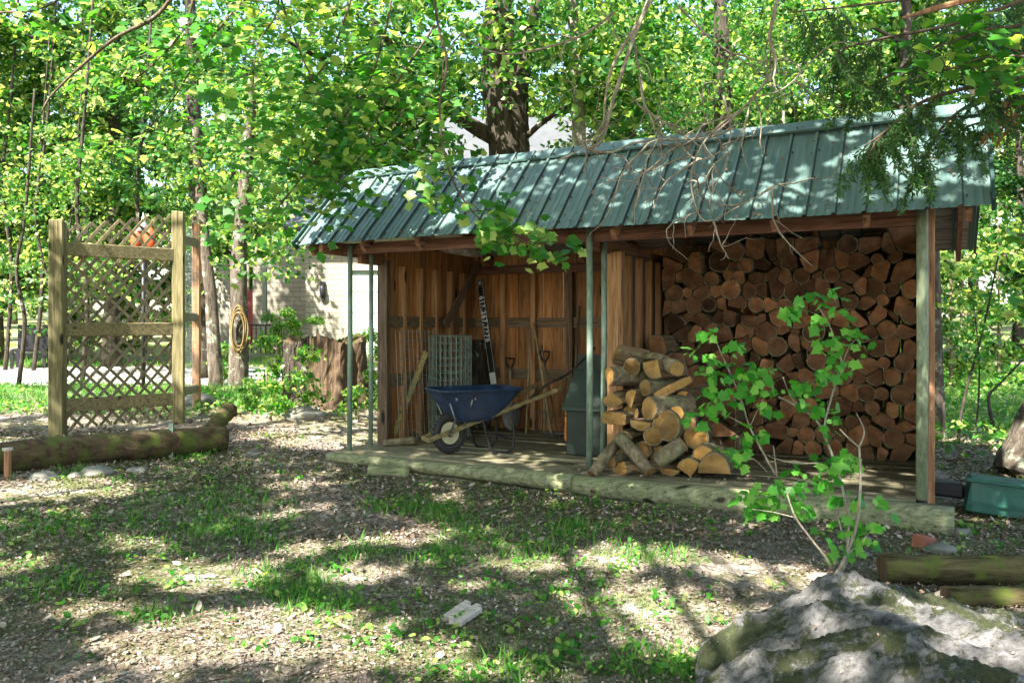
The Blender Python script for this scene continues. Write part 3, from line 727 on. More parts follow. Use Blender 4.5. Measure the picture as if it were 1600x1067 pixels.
PL = [
 (987,574,13,.30,'round','neat orange-ended round log near the top left of the small front pile',.05,0),
 (1019,577,17,.27,'wedge','big wedge-shaped split log with mossy bark at the top of the small front pile',-.3,0,.4,1.0,1.0,2.6),
 (952,588,14,.24,'round','brown round log jutting left at the top left of the small front pile',-.7,0,.34),
 (962,553,11,.42,'slab','ragged split piece tilted on the top left corner of the small front pile',-.9,-.2,.28,1,1,.9),
 (1008,606,12,.22,'round','bright orange knotty round log just under the big wedge in the small front pile',-.5,0),
 (1050,606,12,.26,'slab','long flat split slab sloping up right on the small front pile',.2,0,.30,1.7,.8,.5),
 (956,626,13,.20,'wedge','orange split log at the left edge, middle height, of the small front pile',-.1,0,.36,1.2,1,3.1),
 (986,622,14,.24,'half','upright grey-barked half log right of the left-edge split in the small front pile',-.3,.1,.34,1,1.2,1.2),
 (1014,638,17,.16,'round','large pale hewn round log in the middle of the small front pile',-.6,0,.4),
 (1064,622,14,.42,'half','dull grey split log high on the right slope of the small front pile',-.1,0,.36,1,1,1.0),
 (958,653,12,.17,'slab','rectangular orange split block at the left edge of the small front pile',-.15,0,.36,1.15,1.15,0),
 (1000,663,14,.16,'half','half-round log with curved split face below the pale hewn log in the small front pile',-.1,0,.36,1.2,1,3.1),
 (1041,665,20,.14,'round','largest round orange log at the centre right of the small front pile',0,0,.4,1.0,1.1),
 (1057,646,11,.20,'round','small reddish round log resting on the largest one in the small front pile',.1,0),
 (1073,660,12,.24,'round','small round log at the right shoulder of the small front pile',.2,0),
 (1020,682,14,.14,'round','round orange log left below the largest one in the small front pile',0,0),
 (1088,683,18,.30,'round','greyish weathered round log on the right slope of the small front pile',.15,0),
 (1004,703,13,.20,'round','pale round log half hidden behind the long slanting log',0,0),
 (1099,712,15,.16,'round','orange round log sitting second from the right end of the small front pile',.1,0),
 (1076,728,15,.08,'wedge','orange split log at the foot of the small front pile between two rounds',0,0,.4,1,1,.2),
 (1116,729,20,.05,'half','largest half-round log at the right foot of the small front pile',.12,0,.42,1.05,1.5),
 (1046,736,12,.10,'half','thin half log lying flat at the foot of the small front pile',0,0,.35,1.2,.8,3.1),
 (954,720,9,.07,'round','smallest round log at the left foot of the small front pile',-.2,0,.3),
 (968,732,13,.08,'slab','ragged torn split log at the left foot of the small front pile',-.8,0,.32,1.2,1.1,.3),
 (975,700,13,.24,'round','dark round log buried in the left of the small front pile',0,0),
 (1030,712,14,.26,'round','dark round log buried in the middle of the small front pile',0,0),
 (1060,700,14,.30,'half','dark split log buried in the right of the small front pile',0,0),
 (985,645,12,.30,'round','dark round log buried behind the left of the small front pile',0,0),
 (1040,625,13,.36,'half','dark split log buried behind the top of the small front pile',0,0),
 (975,683,12,.20,'wedge','dull split log above the long slanting log in the small front pile',0,0),
]
for a in PL: pile(*a)
def loosepiece(p0_, p1_, r, label, rad2=None, mat='cutnew'):
    a = S(*p0_); b = S(*p1_); A = W(*a); B = W(*b); mid = A.lerp(B, .5)+Vector((0,0,.006))
    m = MB().tube([A-A, mid-A, B-A], [r, r*1.04, rad2 or r], 11, jit=.10, capm=1)
    o = m.build('firewood_log', [M['logbark'], M[mat]]); o.location = A
    for p_ in o.data.polygons: p_.use_smooth = len(p_.vertices) < 5
    tag(o, label, 'firewood log', 'logs in the small front pile')
loosepiece((968,682,.10), (1016,738,-.03), .052, 'long pale-barked log slanting down across the front of the small front pile')
loosepiece((1028,722,.02), (1068,692,.06), .06, 'short thick grey-barked log lying slantwise at the foot of the small front pile')
loosepiece((1035,566,.45), (1058,576,.20), .06, 'mossy-barked log lying across the top of the small front pile')
loosepiece((1008,556,.5), (1040,560,.35), .03, 'thin mossy split piece flat on top of the small front pile')
loosepiece((925,742,-.12), (962,695,.12), .045, 'knobbly log leaning off the left foot of the small front pile')
loosepiece((925,768,-.26), (938,748,-.14), .022, 'short dark stick propped below the small front pile at the joint of the sill logs', mat='cut')
# small weathered log at the left front inside corner
roughlog('small_log', [W(*SZ(598, 692, .03)), W(*SZ(650, 688, .04))], [.03,.04], M['logbark'], 'small barked log lying on the deck at the left front corner of the shed', endmat=M['cut'])
rsd = np.random.RandomState(6); Cd = []
for _ in range(900):
    u_, v_ = rsd.uniform(2.1, 4.7), rsd.uniform(-.05, 1.55)
    if rsd.rand() < .35: u_, v_ = rsd.normal(2.9,.5), rsd.normal(.1,.12)
    if -.08 < v_ < 1.5 and u_ < 4.7: Cd.append(tuple(W(u_, v_, .008)))
tag(link_mesh('bark_crumbs', leafmesh('bark_crumbs', np.array(Cd), rsd.uniform(.008,.032,len(Cd)), M['litter'], LEAF6, bias=(0,0,1), spread=.3, rs=rsd, droop=0, fold=.2)), kind='stuff')
# ================================================================== THINGS IN THE SHED
# ---- wheelbarrow: local +x from wheel to handles, y across
wp = SZ(702, 708, 0); A0 = W(wp.x, wp.y, 0)
wb = empty('wheelbarrow', A0, R(24), 'blue metal wheelbarrow with a black tyre and wooden handles on the shed deck', 'wheelbarrow')
wb.scale = (.84, .84, .97); WR = .192
m = MB(); ring = [(WR-.045+.045*math.cos(t), .042*math.sin(t)) for t in np.linspace(0, 2*math.pi, 9)[:-1]]
NS = 28
for i in range(NS):
    a = 2*math.pi*i/NS
    for rr, yy in ring: m.v.append((rr*math.cos(a), yy, WR+rr*math.sin(a)))
for i in range(NS):
    for k in range(8):
        i2 = (i+1) % NS; k2 = (k+1) % 8; m.f.append((i*8+k, i*8+k2, i2*8+k2, i2*8+k)); m.m.append(0)
for i in range(NS):   # tread lugs
    a = 2*math.pi*i/NS; c, s = math.cos(a), math.sin(a)
    for sg in (-1, 1):
        M_ = Matrix.Translation((WR*c*.985, sg*.018, WR+WR*s*.985))@Matrix.Rotation(-a, 4, 'Y')
        m.box(-.006, .006, -.011, .011, -.012, .012, M_)
wheel = m.build('wheel', M['rubber'], wb, smooth=False)
m = MB()
for yy in (-.022, .022):
    m.tube([(0, yy-.006, WR), (0, yy+.006, WR)], .105, 24)
m.tube([(0, -.075, WR), (0, .075, WR)], .02, 10); m.build('rim', M['cream'], wheel, smooth=False)
m = MB(); m.tube([(0,-.05,WR),(0,-.026,WR)], .035, 12); m.build('hub', M['black'], wheel)
# tray
def rr_rect(x0, x1, yw, z, r, tilt=0, n=5):
    o = []
    for cx, cy, a0 in ((x1-r, yw-r, 0), (x0+r, yw-r, 90), (x0+r, -yw+r, 180), (x1-r, -yw+r, 270)):
        for k in range(n+1):
            t = R(a0+90*k/n); x = cx+r*math.cos(t); o.append((x, cy+r*math.sin(t), z+tilt*(x-x0)))
    return o
m = MB(); secs = [(.06,.44,.19,.30,.09,.0), (.0,.52,.23,.36,.10,.0), (-.13,.68,.31,.52,.12,.0), (-.18,.76,.335,.60,.12,.0), (-.195,.775,.35,.602,.13,.0),(-.195,.775,.35,.592,.13,.0)]
lp = [rr_rect(*q) for q in secs]; n_ = len(lp[0])
m.add([p for l in lp for p in l], [(j*n_+k, j*n_+(k+1)%n_, (j+1)*n_+(k+1)%n_, (j+1)*n_+k) for j in range(len(lp)-1) for k in range(n_)]+[tuple(range(n_))[::-1]])
tray = m.build('tray', M['blue'], wb, smooth=True); md = tray.modifiers.new('t', 'SOLIDIFY'); md.thickness = .004
m = MB(); rimp = [Vector(p) for p in rr_rect(-.195,.775,.35,.602,.13)]; m.tube(rimp+[rimp[0]], .009, 6); m.build('tray_rim', M['blue'], tray, smooth=True)
m = MB()
for x, z in ((-.04,.53),(.17,.53)): m.tube([(x,-.325+(.53-z)*.3,z),(x,-.34+(.53-z)*.3,z)], .014, 8)
m.build('tray_bolts', M['steel'], tray)
for sg in (-1, 1):
    MB().beam((-.245, sg*.10, .15), (1.22, sg*.31, .60), .035, .042).build('handle', M['handle'], wb, bevel=.006)
    m = MB(); pts = spline([(.30, sg*.22, .33), (.36, sg*.23, .13), (.42, sg*.235, .015), (.60, sg*.245, .012), (.66, sg*.25, .12), (.64, sg*.25, .38)], 5)
    m.tube(pts, .013, 7); m.build('leg', M['black'], wb, smooth=True)
    MB().tube([(-.05, sg*.16, .20), (.0, sg*.2, .33), (-.08, sg*.24, .50)], .012, 6).build('front_brace', M['steel'], wb, smooth=True)
    MB().tube([(.10, sg*.15, .24), (.14, sg*.2, .36), (.15, sg*.31, .52)], .012, 6).build('front_brace', M['steel'], wb, smooth=True)
MB().tube([(.62,-.25,.13),(.62,.25,.13)], .011, 6).build('cross_brace', M['black'], wb)
MB().beam((-.26, -.125, .145), (-.26, .125, .145), .035, .045).build('nose_guard', M['handle'], wb, bevel=.005)

# ---- wire rolls and panels
def wire_roll(px, py, r, h, v, label, mat, layers=3):
    p = S(px, py, v); p.z = 0; o = shed_thing('wire_roll', p, label, 'wire roll'); 
    m = MB()
    for L_ in range(layers):
        rr = r-.03*L_; nv = 26-4*L_
        for k in range(nv):
            t = 2*math.pi*k/nv+L_*.2; m.tube([(rr*math.cos(t), rr*math.sin(t), .0), (rr*math.cos(t)*1.01, rr*math.sin(t)*1.01, h)], .0036, 4, cap=False)
        for k in range(int(h/.075)+1):
            z = .01+k*.075; pts = [(rr*math.cos(a), rr*math.sin(a), z+.008*math.sin(a*2+L_)) for a in np.linspace(0, 2*math.pi, 25)]
            m.tube(pts, .0034, 4, cap=False)
    m.build('wire_mesh', mat, o); return o
wire_roll(703, 670, .225, 1.06, 1.22, 'upright green wire fencing roll behind the wheelbarrow', M['gwire'])
wp_ = S(655, 680, .0); 
g = shed_thing('wire_grille', (.18, .95, 0), 'open wire mesh panel leaning on the left shed wall', 'wire mesh'); m = MB()
for k in range(10): m.tube([(0, k*.075-.40, 0), (-.055, k*.075-.40, 1.12)], .0024, 4, cap=False)
for k in range(13): m.tube([(-k*.0045, -.40, .02+k*.09), (-k*.0045, .275, .02+k*.09)], .0024, 4, cap=False)
m.build('wire_mesh', M['wire'], g)
# leaning board at left
a = S(612, 686, .62); b_ = S(672, 568, 1.0)
o = MB().beam(a-a, b_-a+Vector((-.05,0,.12)), .03, .055, jit=.003).build('leaning_board', M['oldboard']); o.location = W(*a); o.rotation_euler = (0,0,TH)
tag(o, 'yellowed board leaning slantwise against the left shed wall', 'board')
a = S(668, 640, .55)
# bark slab behind the wire roll
p = S(748, 600, 1.95); m = MB(); prof = [(-.14,0),(-.12,.08),(-.03,.12),(.06,.10),(.13,.06),(.14,0)]
V_ = []
for j in range(9):
    z = j*.125; sx = 1+.12*math.sin(j*1.9)
    V_ += [(x*sx-.02*j/8+random.uniform(-.01,.01), -y+random.uniform(-.012,.012), z+random.uniform(-.02,.02)) for x, y in prof]
m.add(V_, [(j*6+k, j*6+(k+1)%6, (j+1)*6+(k+1)%6, (j+1)*6+k) for j in range(8) for k in range(6)]+[(5,4,3,2,1,0), tuple(48+k for k in range(6))])
o = m.build('bark_slab', M['barkdark']); o.location = W(p.x, 1.97, 0); o.rotation_euler = (0,0,TH); tag(o, 'rough dark slab of split bark standing between wire roll and house sign', 'bark slab')
# ---- long vertical sign with a telephone number
a = S(772, 600, 1.80); b_ = S(749, 437, 2.02); a.z = max(a.z, .3)
sg = shed_thing('leaning_sign', a, 'tall narrow black sign reading 613.267.7378 leaning in the corner behind the wheelbarrow', 'sign')
d_ = (b_-a); Ls = d_.length; d_.normalize(); xax = Vector((1,0,0)); xax = (xax-d_*xax.dot(d_)).normalized(); nax = d_.cross(xax); nax = xax.cross(d_)  # faces -v
MS = Matrix(((xax.x, nax.x, d_.x, 0), (xax.y, nax.y, d_.y, 0), (xax.z, nax.z, d_.z, 0), (0,0,0,1)))
if nax.y < 0: pass
wS = .038
MB().box(-wS, wS, -.008, .008, 0, Ls, MS).build('sign_board', M['sign'], sg)
ff = -.0095 if (MS@Vector((0,-1,0))).y < 0 else .0095
m = MB()
for x0_, x1_, z0_, z1_ in ((-wS+.004,-wS+.007,.14,Ls-.006),(wS-.007,wS-.004,.14,Ls-.006),(-wS+.004,wS-.004,Ls-.009,Ls-.006),(-wS+.004,wS-.004,Ls-.085,Ls-.082)):
    m.box(x0_, x1_, min(ff*.8,ff*1.15), max(ff*.8,ff*1.15), z0_, z1_, MS)
m.build('sign_border', M['white'], sg)
MB().box(-wS*.95, wS*.95, -.012, .012, -.0, .13, MS).build('white_foot', M['white'], sg)
def textmesh(body, size, name, mat, parent, mtx, extr=.0015):
    c = bpy.data.curves.new(name, 'FONT'); c.body = body; c.size = size; c.align_x = 'CENTER'; c.align_y = 'CENTER'; c.extrude = extr; c.space_character = 1.28; c.offset = .0028
    t = bpy.data.objects.new(name, c); col.objects.link(t); bpy.context.view_layer.update()
    me = bpy.data.meshes.new_from_object(t.evaluated_get(bpy.context.evaluated_depsgraph_get())); bpy.data.objects.remove(t)
    me.transform(mtx); me.materials.clear(); me.materials.append(mat); return link_mesh(name, me, parent)
# text local: x reading, y glyph up, z towards viewer -> sign: reading = -d (down), up = +x (right), out = viewer side
sgn = -1 if ff < 0 else 1
def tm(zc): 
    out = MS.to_3x3()@Vector((0, sgn, 0)); rd = -d_; up_ = xax
    if rd.cross(up_).dot(out) < 0: up_ = up_
    c_ = MS@Vector((0, ff*1.05, zc))
    return Matrix(((rd.x, up_.x, out.x, c_.x), (rd.y, up_.y, out.y, c_.y), (rd.z, up_.z, out.z, c_.z), (0,0,0,1)))
textmesh('613.267.7378', .077, 'sign_lettering', M['white'], sg, tm(Ls*.615))
textmesh('N', .05, 'sign_lettering', M['white'], sg, tm(Ls-.045))

# ---- long tools against the back wall
def tool(name, base, top, r, label, head=None, grip=None, cat='tool', mat='shaft'):
    a = Vector(base); b = Vector(top); o = shed_thing(name, a, label, cat); d = b-a
    MB().tube([d*0+Vector((0,0,.0)), d*.5+Vector((.004,0,0)), d], r, 8).build('shaft', M[mat], o, smooth=True)
    dn = d.normalized(); sx = Vector((1,0,0))
    if grip:
        q = d; m = MB(); m.tube([q-dn*.02, q+dn*.05+sx*.045, q+dn*.11+sx*.055, q+dn*.115-sx*.055, q+dn*.05-sx*.045, q-dn*.02], .011, 6)
        m.build('grip', M['black'], o)
    if head == 'fork':
        m = MB(); m.tube([sx*-.10+dn*.02+Vector((0,0,.22)), sx*.10+dn*.02+Vector((0,0,.22))], .008, 6)
        for k in range(4):
            x = -.10+k*.0667; m.tube([Vector((x,0,.23)), Vector((x,-.03,.1)), Vector((x,-.02,0))], [.008,.007,.003], 5)
        m.build('tines', M['steel'], o)
    if head == 'blade':
        m = MB(); V_ = []
        for j, (w_, z) in enumerate(((.05,.30),(.10,.27),(.11,.12),(.08,.03),(.02,-.02))):
            V_ += [(-w_, -.005, z), (-w_*.5, .015, z), (0, .02, z), (w_*.5, .015, z), (w_, -.005, z)]
        m.add(V_, [(j*5+k, j*5+k+1, (j+1)*5+k+1, (j+1)*5+k) for j in range(4) for k in range(4)])
        e = m.build('blade', M['steel'], o); e.modifiers.new('t', 'SOLIDIFY').thickness = .004
    if head == 'rake':
        m = MB(); m.tube([(-.17,0,.05),(.17,0,.05)], .008, 6)
        for k in range(12): m.tube([(-.165+k*.03,0,.05),(-.165+k*.03,-.02,-.0)], .004, 4)
        m.build('rake_head', M['steel'], o)
    return o
def base(px, v): p = S(px, 670, v); p.z = .0; return p
tool('shovel', base(799, 1.95)+Vector((0,0,.02)), S(797, 575, 2.08), .013, 'short spade with black D-shaped grip against the back wall', 'blade', True, 'spade')
tool('garden_fork', base(850, 1.9)+Vector((0,0,.0)), S(851, 565, 2.05), .013, 'D-handled garden fork standing tines-down by the back wall', 'fork', True, 'garden fork')
tool('long_pole', base(862, 1.72), S(834, 505, 2.1), .015, 'pale wooden pole leaning left against the back wall beside the fork', cat='pole')
tool('long_pole', base(822, 1.78), S(828, 512, 2.1), .012, 'dull grey upright pole between the spade and the fork', cat='pole')
tool('long_pole', base(893, 1.8), S(905, 478, 2.1), .017, 'dark pole leaning right against the back wall above the green-lidded box', cat='pole', mat='darkpost')
o = tool('garden_rake', base(872, 1.62), S(846, 540, 2.0), .011, 'garden rake standing among the poles by the back wall', 'rake', cat='rake', mat='darkpost')
o.location = o.location
# hand tools in the left corner
tool('garden_rake', S(632, 682, .95)+Vector((0,0,.0)), S(628, 598, .8), .010, 'thin dark rake propped in the left corner by the corner post', 'rake', cat='rake', mat='darkpost').location.z = ZD
# long curved dark branch over the barrow handles
bp = [S(812, 640, 1.1), S(850, 604, 1.2), S(890, 582, 1.4), S(930, 543, 1.7)]
roughlog('long_stick', [W(*q) for q in bp], [.016,.014,.012,.008], M['barkdark'], 'long crooked dark stick rising right from the barrow handles', 'stick')
# ---- green-lidded box
p = SZ(908, 712, 0)
bx = shed_thing('lidded_box', (p.x, p.y+.16, 0), 'dark green box with a sloping lighter green lid beside the middle poles', 'box', rz=.1)
MB().box(-.155, .17, -.16, .18, .0, .42, jit=.003).build('box_body', M['dkgreen'], bx, bevel=.01)
m = MB(); m.add([(-.19,-.20,.42),(.20,-.20,.42),(.20,.22,.72),(-.13,.22,.72),(-.13,.02,.76),(.20,.02,.76),(-.19,-.20,.395),(.20,-.20,.395),(.20,.22,.40),(-.17,.22,.40)],
  [(0,1,5,4),(4,5,2,3),(6,7,1,0),(1,7,8,2,5),(0,4,3,9,6),(3,2,8,9),(6,9,8,7)])
m.build('box_lid', M['lid'], bx, bevel=.01)
m = MB(); 
for k in range(6): m.box(-.172-.003*k, -.156, -.15+.01*k, -.11+.012*math.sin(k*2), .40-k*.055, .445-k*.055, jit=.008)
m.build('orange_strip', M['orange'], bx)
MB().box(-.17, -.157, -.06, .10, .02, .40).build('side_panel', M['black'], bx)
gb = S(925, 600, .0); p = S(925, 575, 2.0)
o = MB().box(-.16,.16,-.01,.01,0,.36, jit=.003).build('ribbed_panel', M['lid']); o.location = W(p.x, 1.95, .50); o.rotation_euler = (-.1,0,TH)
tag(o, 'faded green panel standing on the back wall rail behind the lidded box', 'panel')

# ================================================================== YARD THINGS
# ---- lattice trellis
def gpt(x, y):       # ground point under a pixel on the rising lawn
    z = 0
    for _ in range(12): p = GP(x, y, z); z = gzf(p.x, p.y)
    return Vector((p.x, p.y, z))
P1, P2, P3 = gpt(90, 683), gpt(279, 661), gpt(307, 637)
tl = empty('lattice_trellis', P1, 0, 'weathered wooden lattice trellis with three square posts above the mossy log', 'trellis')
def up(px, py, base): d = base.y; return CAMZ-(py-HY)/F*d
for P_, py, w_, mt in ((P1, 345, .15, 'post'), (P2, 331, .14, 'post'), (P3, 350, .10, 'redpost')):
    q = P_-P1; h = up(0, py, P_)-P_.z; ang = math.atan2(P2.y-P1.y, P2.x-P1.x)*.25
    m = MB(); MM = Matrix.Translation(q)@Matrix.Rotation(ang, 4, 'Z'); m.box(-w_/2, w_/2, -w_/2, w_/2, -.15, h, MM, jit=.008)
    m.build('post', M[mt], tl, bevel=.01)
def onpost(P_, Q_, t, py_a, py_b):
    za, zb = up(0, py_a, P_), up(0, py_b, Q_); v_ = P_.lerp(Q_, t); v_.z = za+(zb-za)*t; return v_-P1
for ya, yb in ((388, 399), (515, 514), (634, 623)):
    MB().beam(onpost(P1,P2,.055,ya,yb), onpost(P1,P2,.955,ya,yb), .045, .15, jit=.003).build('rail', M['railw'], tl, bevel=.006)
for ya, yb in ((372, 380), (493, 496), (612, 607)):
    MB().beam(onpost(P2,P3,.05,ya,yb), onpost(P2,P3,.96,ya,yb), .04, .12, jit=.003).build('rail', M['railw'], tl, bevel=.006)
def lattice(A, B, z0, z1, sp, back=.045, w_=.036):
    ax = (B-A); ax.z = 0; L = ax.length; ax.normalize(); nn = Vector((-ax.y, ax.x, 0)); m = MB(); H = z1-z0
    def pt(s, z, o): return A+ax*s+Vector((0,0,z0+z*(.985+.115*s/L)-A.z))+nn*o
    for sgn, off in ((1, back), (-1, back+.010)):
        c = -H
        while c < L+.001+ (0):
            # line s = c + z (sgn=1) or s = L-c-z
            s0, z_0 = c, 0.0; s1, z_1 = c+H, H
            if s0 < 0: z_0 = -s0; s0 = 0
            if s1 > L: z_1 = H-(s1-L); s1 = L
            if z_1-z_0 > .05:
                a, b = (s0, s1) if sgn == 1 else (L-s0, L-s1)
                m.beam(pt(a, z_0, off), pt(b, z_1, off), .007, w_, up=ax, jit=.001)
            c += sp
    return m
A_ = P1-P1+(P2-P1)*.05; B_ = (P2-P1)*.95; A_.z = B_.z = 0
zt = up(0, 336, (P1+P2)*.5)-P1.z; zt = 2.36
lm_ = lattice(A_, B_, .08, zt, .158, w_=.033); lm_.build('lattice', M['lattice'], tl)
A_ = (P2-P1)+(P3-P2)*.05; B_ = (P2-P1)+(P3-P2)*.95; A_.z = 0; B_.z = 0
m = MB(); L = (B_-A_).length; ax = (B_-A_).normalized()
for k in range(15): m.tube([A_+ax*(L*k/14)+Vector((.03,0,.15)), A_+ax*(L*k/14)+Vector((.03,0,2.5))], .0018, 4, cap=False)
for k in range(28): m.tube([A_+Vector((.03,0,.15+k*.085)), B_+Vector((.03,0,.15+k*.085))], .0018, 4, cap=False)
m.build('wire_mesh', M['wire'], tl)
rk = P3+Vector((.0,-.1,0))
# ---- bird feeder on a pole
fp = gpt(224, 603); bf = empty('bird_feeder', fp, 0, 'red two-lobed bird feeder with silver cone top on a black pole behind the lattice', 'bird feeder')
zz = lambda py: up(0, py, fp)-fp.z
MB().tube([(0,0,-.1), (0,0,zz(385))], .035, 8).build('pole', M['black'], bf, smooth=True)
def blob(c, rx, ry, rz_, seg=14, rg=9, jit=0, rot=None):
    m = MB(); 
    for j in range(rg+1):
        ph = math.pi*j/rg
        for k in range(seg):
            t = 2*math.pi*k/seg; s = 1+random.uniform(-jit, jit); v_ = Vector((rx*math.sin(ph)*math.cos(t)*s, ry*math.sin(ph)*math.sin(t)*s, rz_*math.cos(ph)*s))
            if rot: v_ = rot@v_
            m.v.append(tuple(Vector(c)+v_))
    for j in range(rg):
        for k in range(seg): m.f.append((j*seg+k, (j+1)*seg+k, (j+1)*seg+(k+1)%seg, j*seg+(k+1)%seg)); m.m.append(0)
    return m
for sx in (-1, 1):
    b_ = blob((sx*.10, 0, zz(371)), .11, .08, .20, rot=Matrix.Rotation(sx*-.2, 3, 'Y')); b_.build('seed_tray', M['red'], bf, smooth=True)
m = MB(); m.tube([(0,0,zz(362)), (0,0,zz(352)), (0,0,zz(343)), (0,0,zz(332))], [.11,.07,.03,.006], 12); m.build('cone_top', M['silver'], bf, smooth=True)
MB().tube([(0,0,zz(388)), (0,0,zz(355))], .03, 8).build('stem', M['black'], bf)
# ---- mossy log edging
l0, l1 = gpt(-60, 742), gpt(352, 703)
pts = [l0+Vector((0,0,.10)), l0.lerp(l1,.35)+Vector((0,.05,.12)), l0.lerp(l1,.7)+Vector((0,-.02,.13)), l1+Vector((0,0,.12))]
roughlog('mossy_log', pts, [.135,.135,.125,.12], M['mossy'], 'long mossy rotting log lying before the lattice trellis', n=16, seg=9, endmat=M['rot'], jit=.09)
c0, c1 = PX(325, 676, 8.9), PX(358, 640, 9.4)
roughlog('lit_log', [c0, c0.lerp(c1,.5), c1], [.085,.09,.10], M['mossy'], 'short yellow-green mossy log end poking up behind the long mossy log', endmat=M['cut'], jit=.06)
p = gpt(268, 717); st_ = MB().beam((0,0,-.1), (0,0,.34), .045, .02).beam((.018,-.012,-.1), (.018,-.012,.34), .01, .03).build('metal_stake', M['pole']); st_.location = p
tag(st_, 'short green metal stake before the right end of the mossy log', 'stake')
p = gpt(12, 746); s2 = empty('short_stake', p, 0, 'short wooden stake with pale cap at the left end of the mossy log', 'stake')
MB().tube([(0,0,-.1),(0,0,.23)], .028, 8).build('stake_shaft', M['redpost'], s2); MB().tube([(0,0,.23),(0,0,.25)], .042, 10).build('stake_cap', M['paleplank'], s2)
# ---- old stump
p = gpt(505, 634); stp = empty('old_stump', p, 0, 'big rotting tree stump with orange split face left of the shed', 'stump')
def stump_part(cx, cy, r, h, name, mat, seed, flat=None):
    rs = np.random.RandomState(seed); n_ = 84; rg = 12; m = MB(); ph = rs.uniform(0,6.28,4); rb = np.convolve(rs.uniform(-1,1,n_+4), [.25,.5,.25], 'same')[:n_]
    rad = [r*(1+.10*math.sin(3*t+ph[0])+.07*math.sin(7*t+ph[1])+.13*rb[i_]) for i_, t in enumerate(np.linspace(0, 2*math.pi, n_+1)[:-1])]
    top = [h*(1+.07*math.sin(2*t+ph[2])+rs.uniform(-.035,.02)) for t in np.linspace(0, 2*math.pi, n_+1)[:-1]]
    for j in range(rg+1):
        f = j/rg; fl = 1+.38*(1-f)**3
        for k in range(n_):
            t = 2*math.pi*k/n_; m.v.append((cx+rad[k]*fl*math.cos(t)+rs.uniform(-.01,.01), cy+rad[k]*fl*math.sin(t)+rs.uniform(-.01,.01), -.1+(top[k]+.1)*f))
    for j in range(rg):
        for k in range(n_): m.f.append((j*n_+k, j*n_+(k+1)%n_, (j+1)*n_+(k+1)%n_, (j+1)*n_+k)); m.m.append(0)
    b0 = len(m.v)
    for k in range(n_):
        t = 2*math.pi*k/n_; m.v.append((cx+rad[k]*.7*math.cos(t), cy+rad[k]*.7*math.sin(t), top[k]-rs.uniform(.02,.12)))
    m.v.append((cx, cy, h*.85))
    for k in range(n_):
        m.f.append((rg*n_+k, rg*n_+(k+1)%n_, b0+(k+1)%n_, b0+k)); m.m.append(1); m.f.append((b0+k, b0+(k+1)%n_, b0+n_)); m.m.append(1)
    return m.build(name, mat, stp)
sH = zt
stump_part(.20, 0, .36, .95, 'stump_body', [M['rot'], M['mossy']], 4)
stump_part(-.32, .18, .27, .93, 'stump_body', [M['barkdark'], M['mossy']], 9)
# ---- tree with a hanging hose, built later with the trees
# ---- landscape timbers at right
def timber(p0_, p1_, r, label, mat='timber'):
    roughlog('edging_timber', [p0_, p0_.lerp(p1_, .5), p1_], [r*1.03, r, r], M[mat], label, 'timber', n=10, jit=.06, endmat=M['rot'])
p = gpt(1378, 910); timber(p+Vector((0,0,.07)), PX(1700, 892, p.y-.05), .075, 'rotting mossy timber on the right slope behind the boulder')
p = gpt(1478, 944); timber(p+Vector((0,0,.03)), p+Vector((1.2,-.02,.04)), .055, 'half-buried thinner mossy timber nearest the boulder')
p = gpt(1440, 855); o = MB().box(-.05,.06,-.04,.04,-.02,.07, jit=.008).build('broken_brick', M['brickred'], bevel=.008); o.location = p; o.rotation_euler = (.1,.2,.5)
tag(o, 'broken red brick by the right end of the sill log', 'brick')
# ---- green plastic tub on its side
p = PX(1500, 742, 5.75); gq = gpt(1515, 800)
tb = empty('plastic_tub', Vector((gq.x-.02, gq.y+.02, gq.z)), -.42, 'teal green plastic tub lying at the right corner of the shed', 'tub')
m = MB(); L = 1.0; V_ = []
for t, w_, h_ in ((0,.14,.225),(.03,.155,.245),(.5,.165,.255),(1.0,.17,.26)):
    x = t*L; zc = .012-.085*t
    V_ += [(x-.02*(t==0), -w_, zc+.02), (x+.02*(t==0), -w_*.9, zc+h_), (x+.02*(t==0), w_*.9, zc+h_), (x, w_, zc+.02)]
m.add(V_, [(j*4+k, j*4+(k+1)%4, (j+1)*4+(k+1)%4, (j+1)*4+k) for j in range(3) for k in range(4)]+[(3,2,1,0),(12,13,14,15)])
m.build('tub_body', M['tub'], tb, bevel=.012)
MB().beam((-.01,-.165,.255),(L,-.185,.185), .03, .02).build('tub_rim', M['tub'], tb, bevel=.004)
MB().beam((.0,-.172,.10),(L,-.182,.04), .012, .012).build('moulded_ridge', M['tub'], tb)
MB().box(-.22,.0,-.06,.10,.10,.20, jit=.01).build('black_spout', M['black'], tb, bevel=.02)
# ---- boulder
def rockmesh(rx, ry, rz_, seed, seg=44, rg=26, amp=.12, ridges=True):
    from mathutils import noise as N_
    m = MB(); 
    for j in range(rg+1):
        ph = math.pi*j/rg
        for k in range(seg):
            t = 2*math.pi*k/seg; v_ = Vector((math.sin(ph)*math.cos(t), math.sin(ph)*math.sin(t), math.cos(ph)))
            s = 1+amp*1.6*N_.noise(v_*1.6+Vector((seed,0,0)))+amp*.8*N_.noise(v_*4+Vector((0,seed,0)))+amp*.35*N_.noise(v_*11)
            if ridges: s += amp*.5*abs(N_.noise(Vector((v_.x*2, v_.y*7, v_.z*3+seed))))-.05
            m.v.append((v_.x*rx*s, v_.y*ry*s, v_.z*rz_*s))
    for j in range(rg):
        for k in range(seg): m.f.append((j*seg+k, (j+1)*seg+k, (j+1)*seg+(k+1)%seg, j*seg+(k+1)%seg)); m.m.append(0)
    return m
from mathutils import noise as NZ
m = MB(); nx_, ny_ = 300, 220; bx0, bx1, by0, by1 = .35, 3.3, 1.5, 3.95
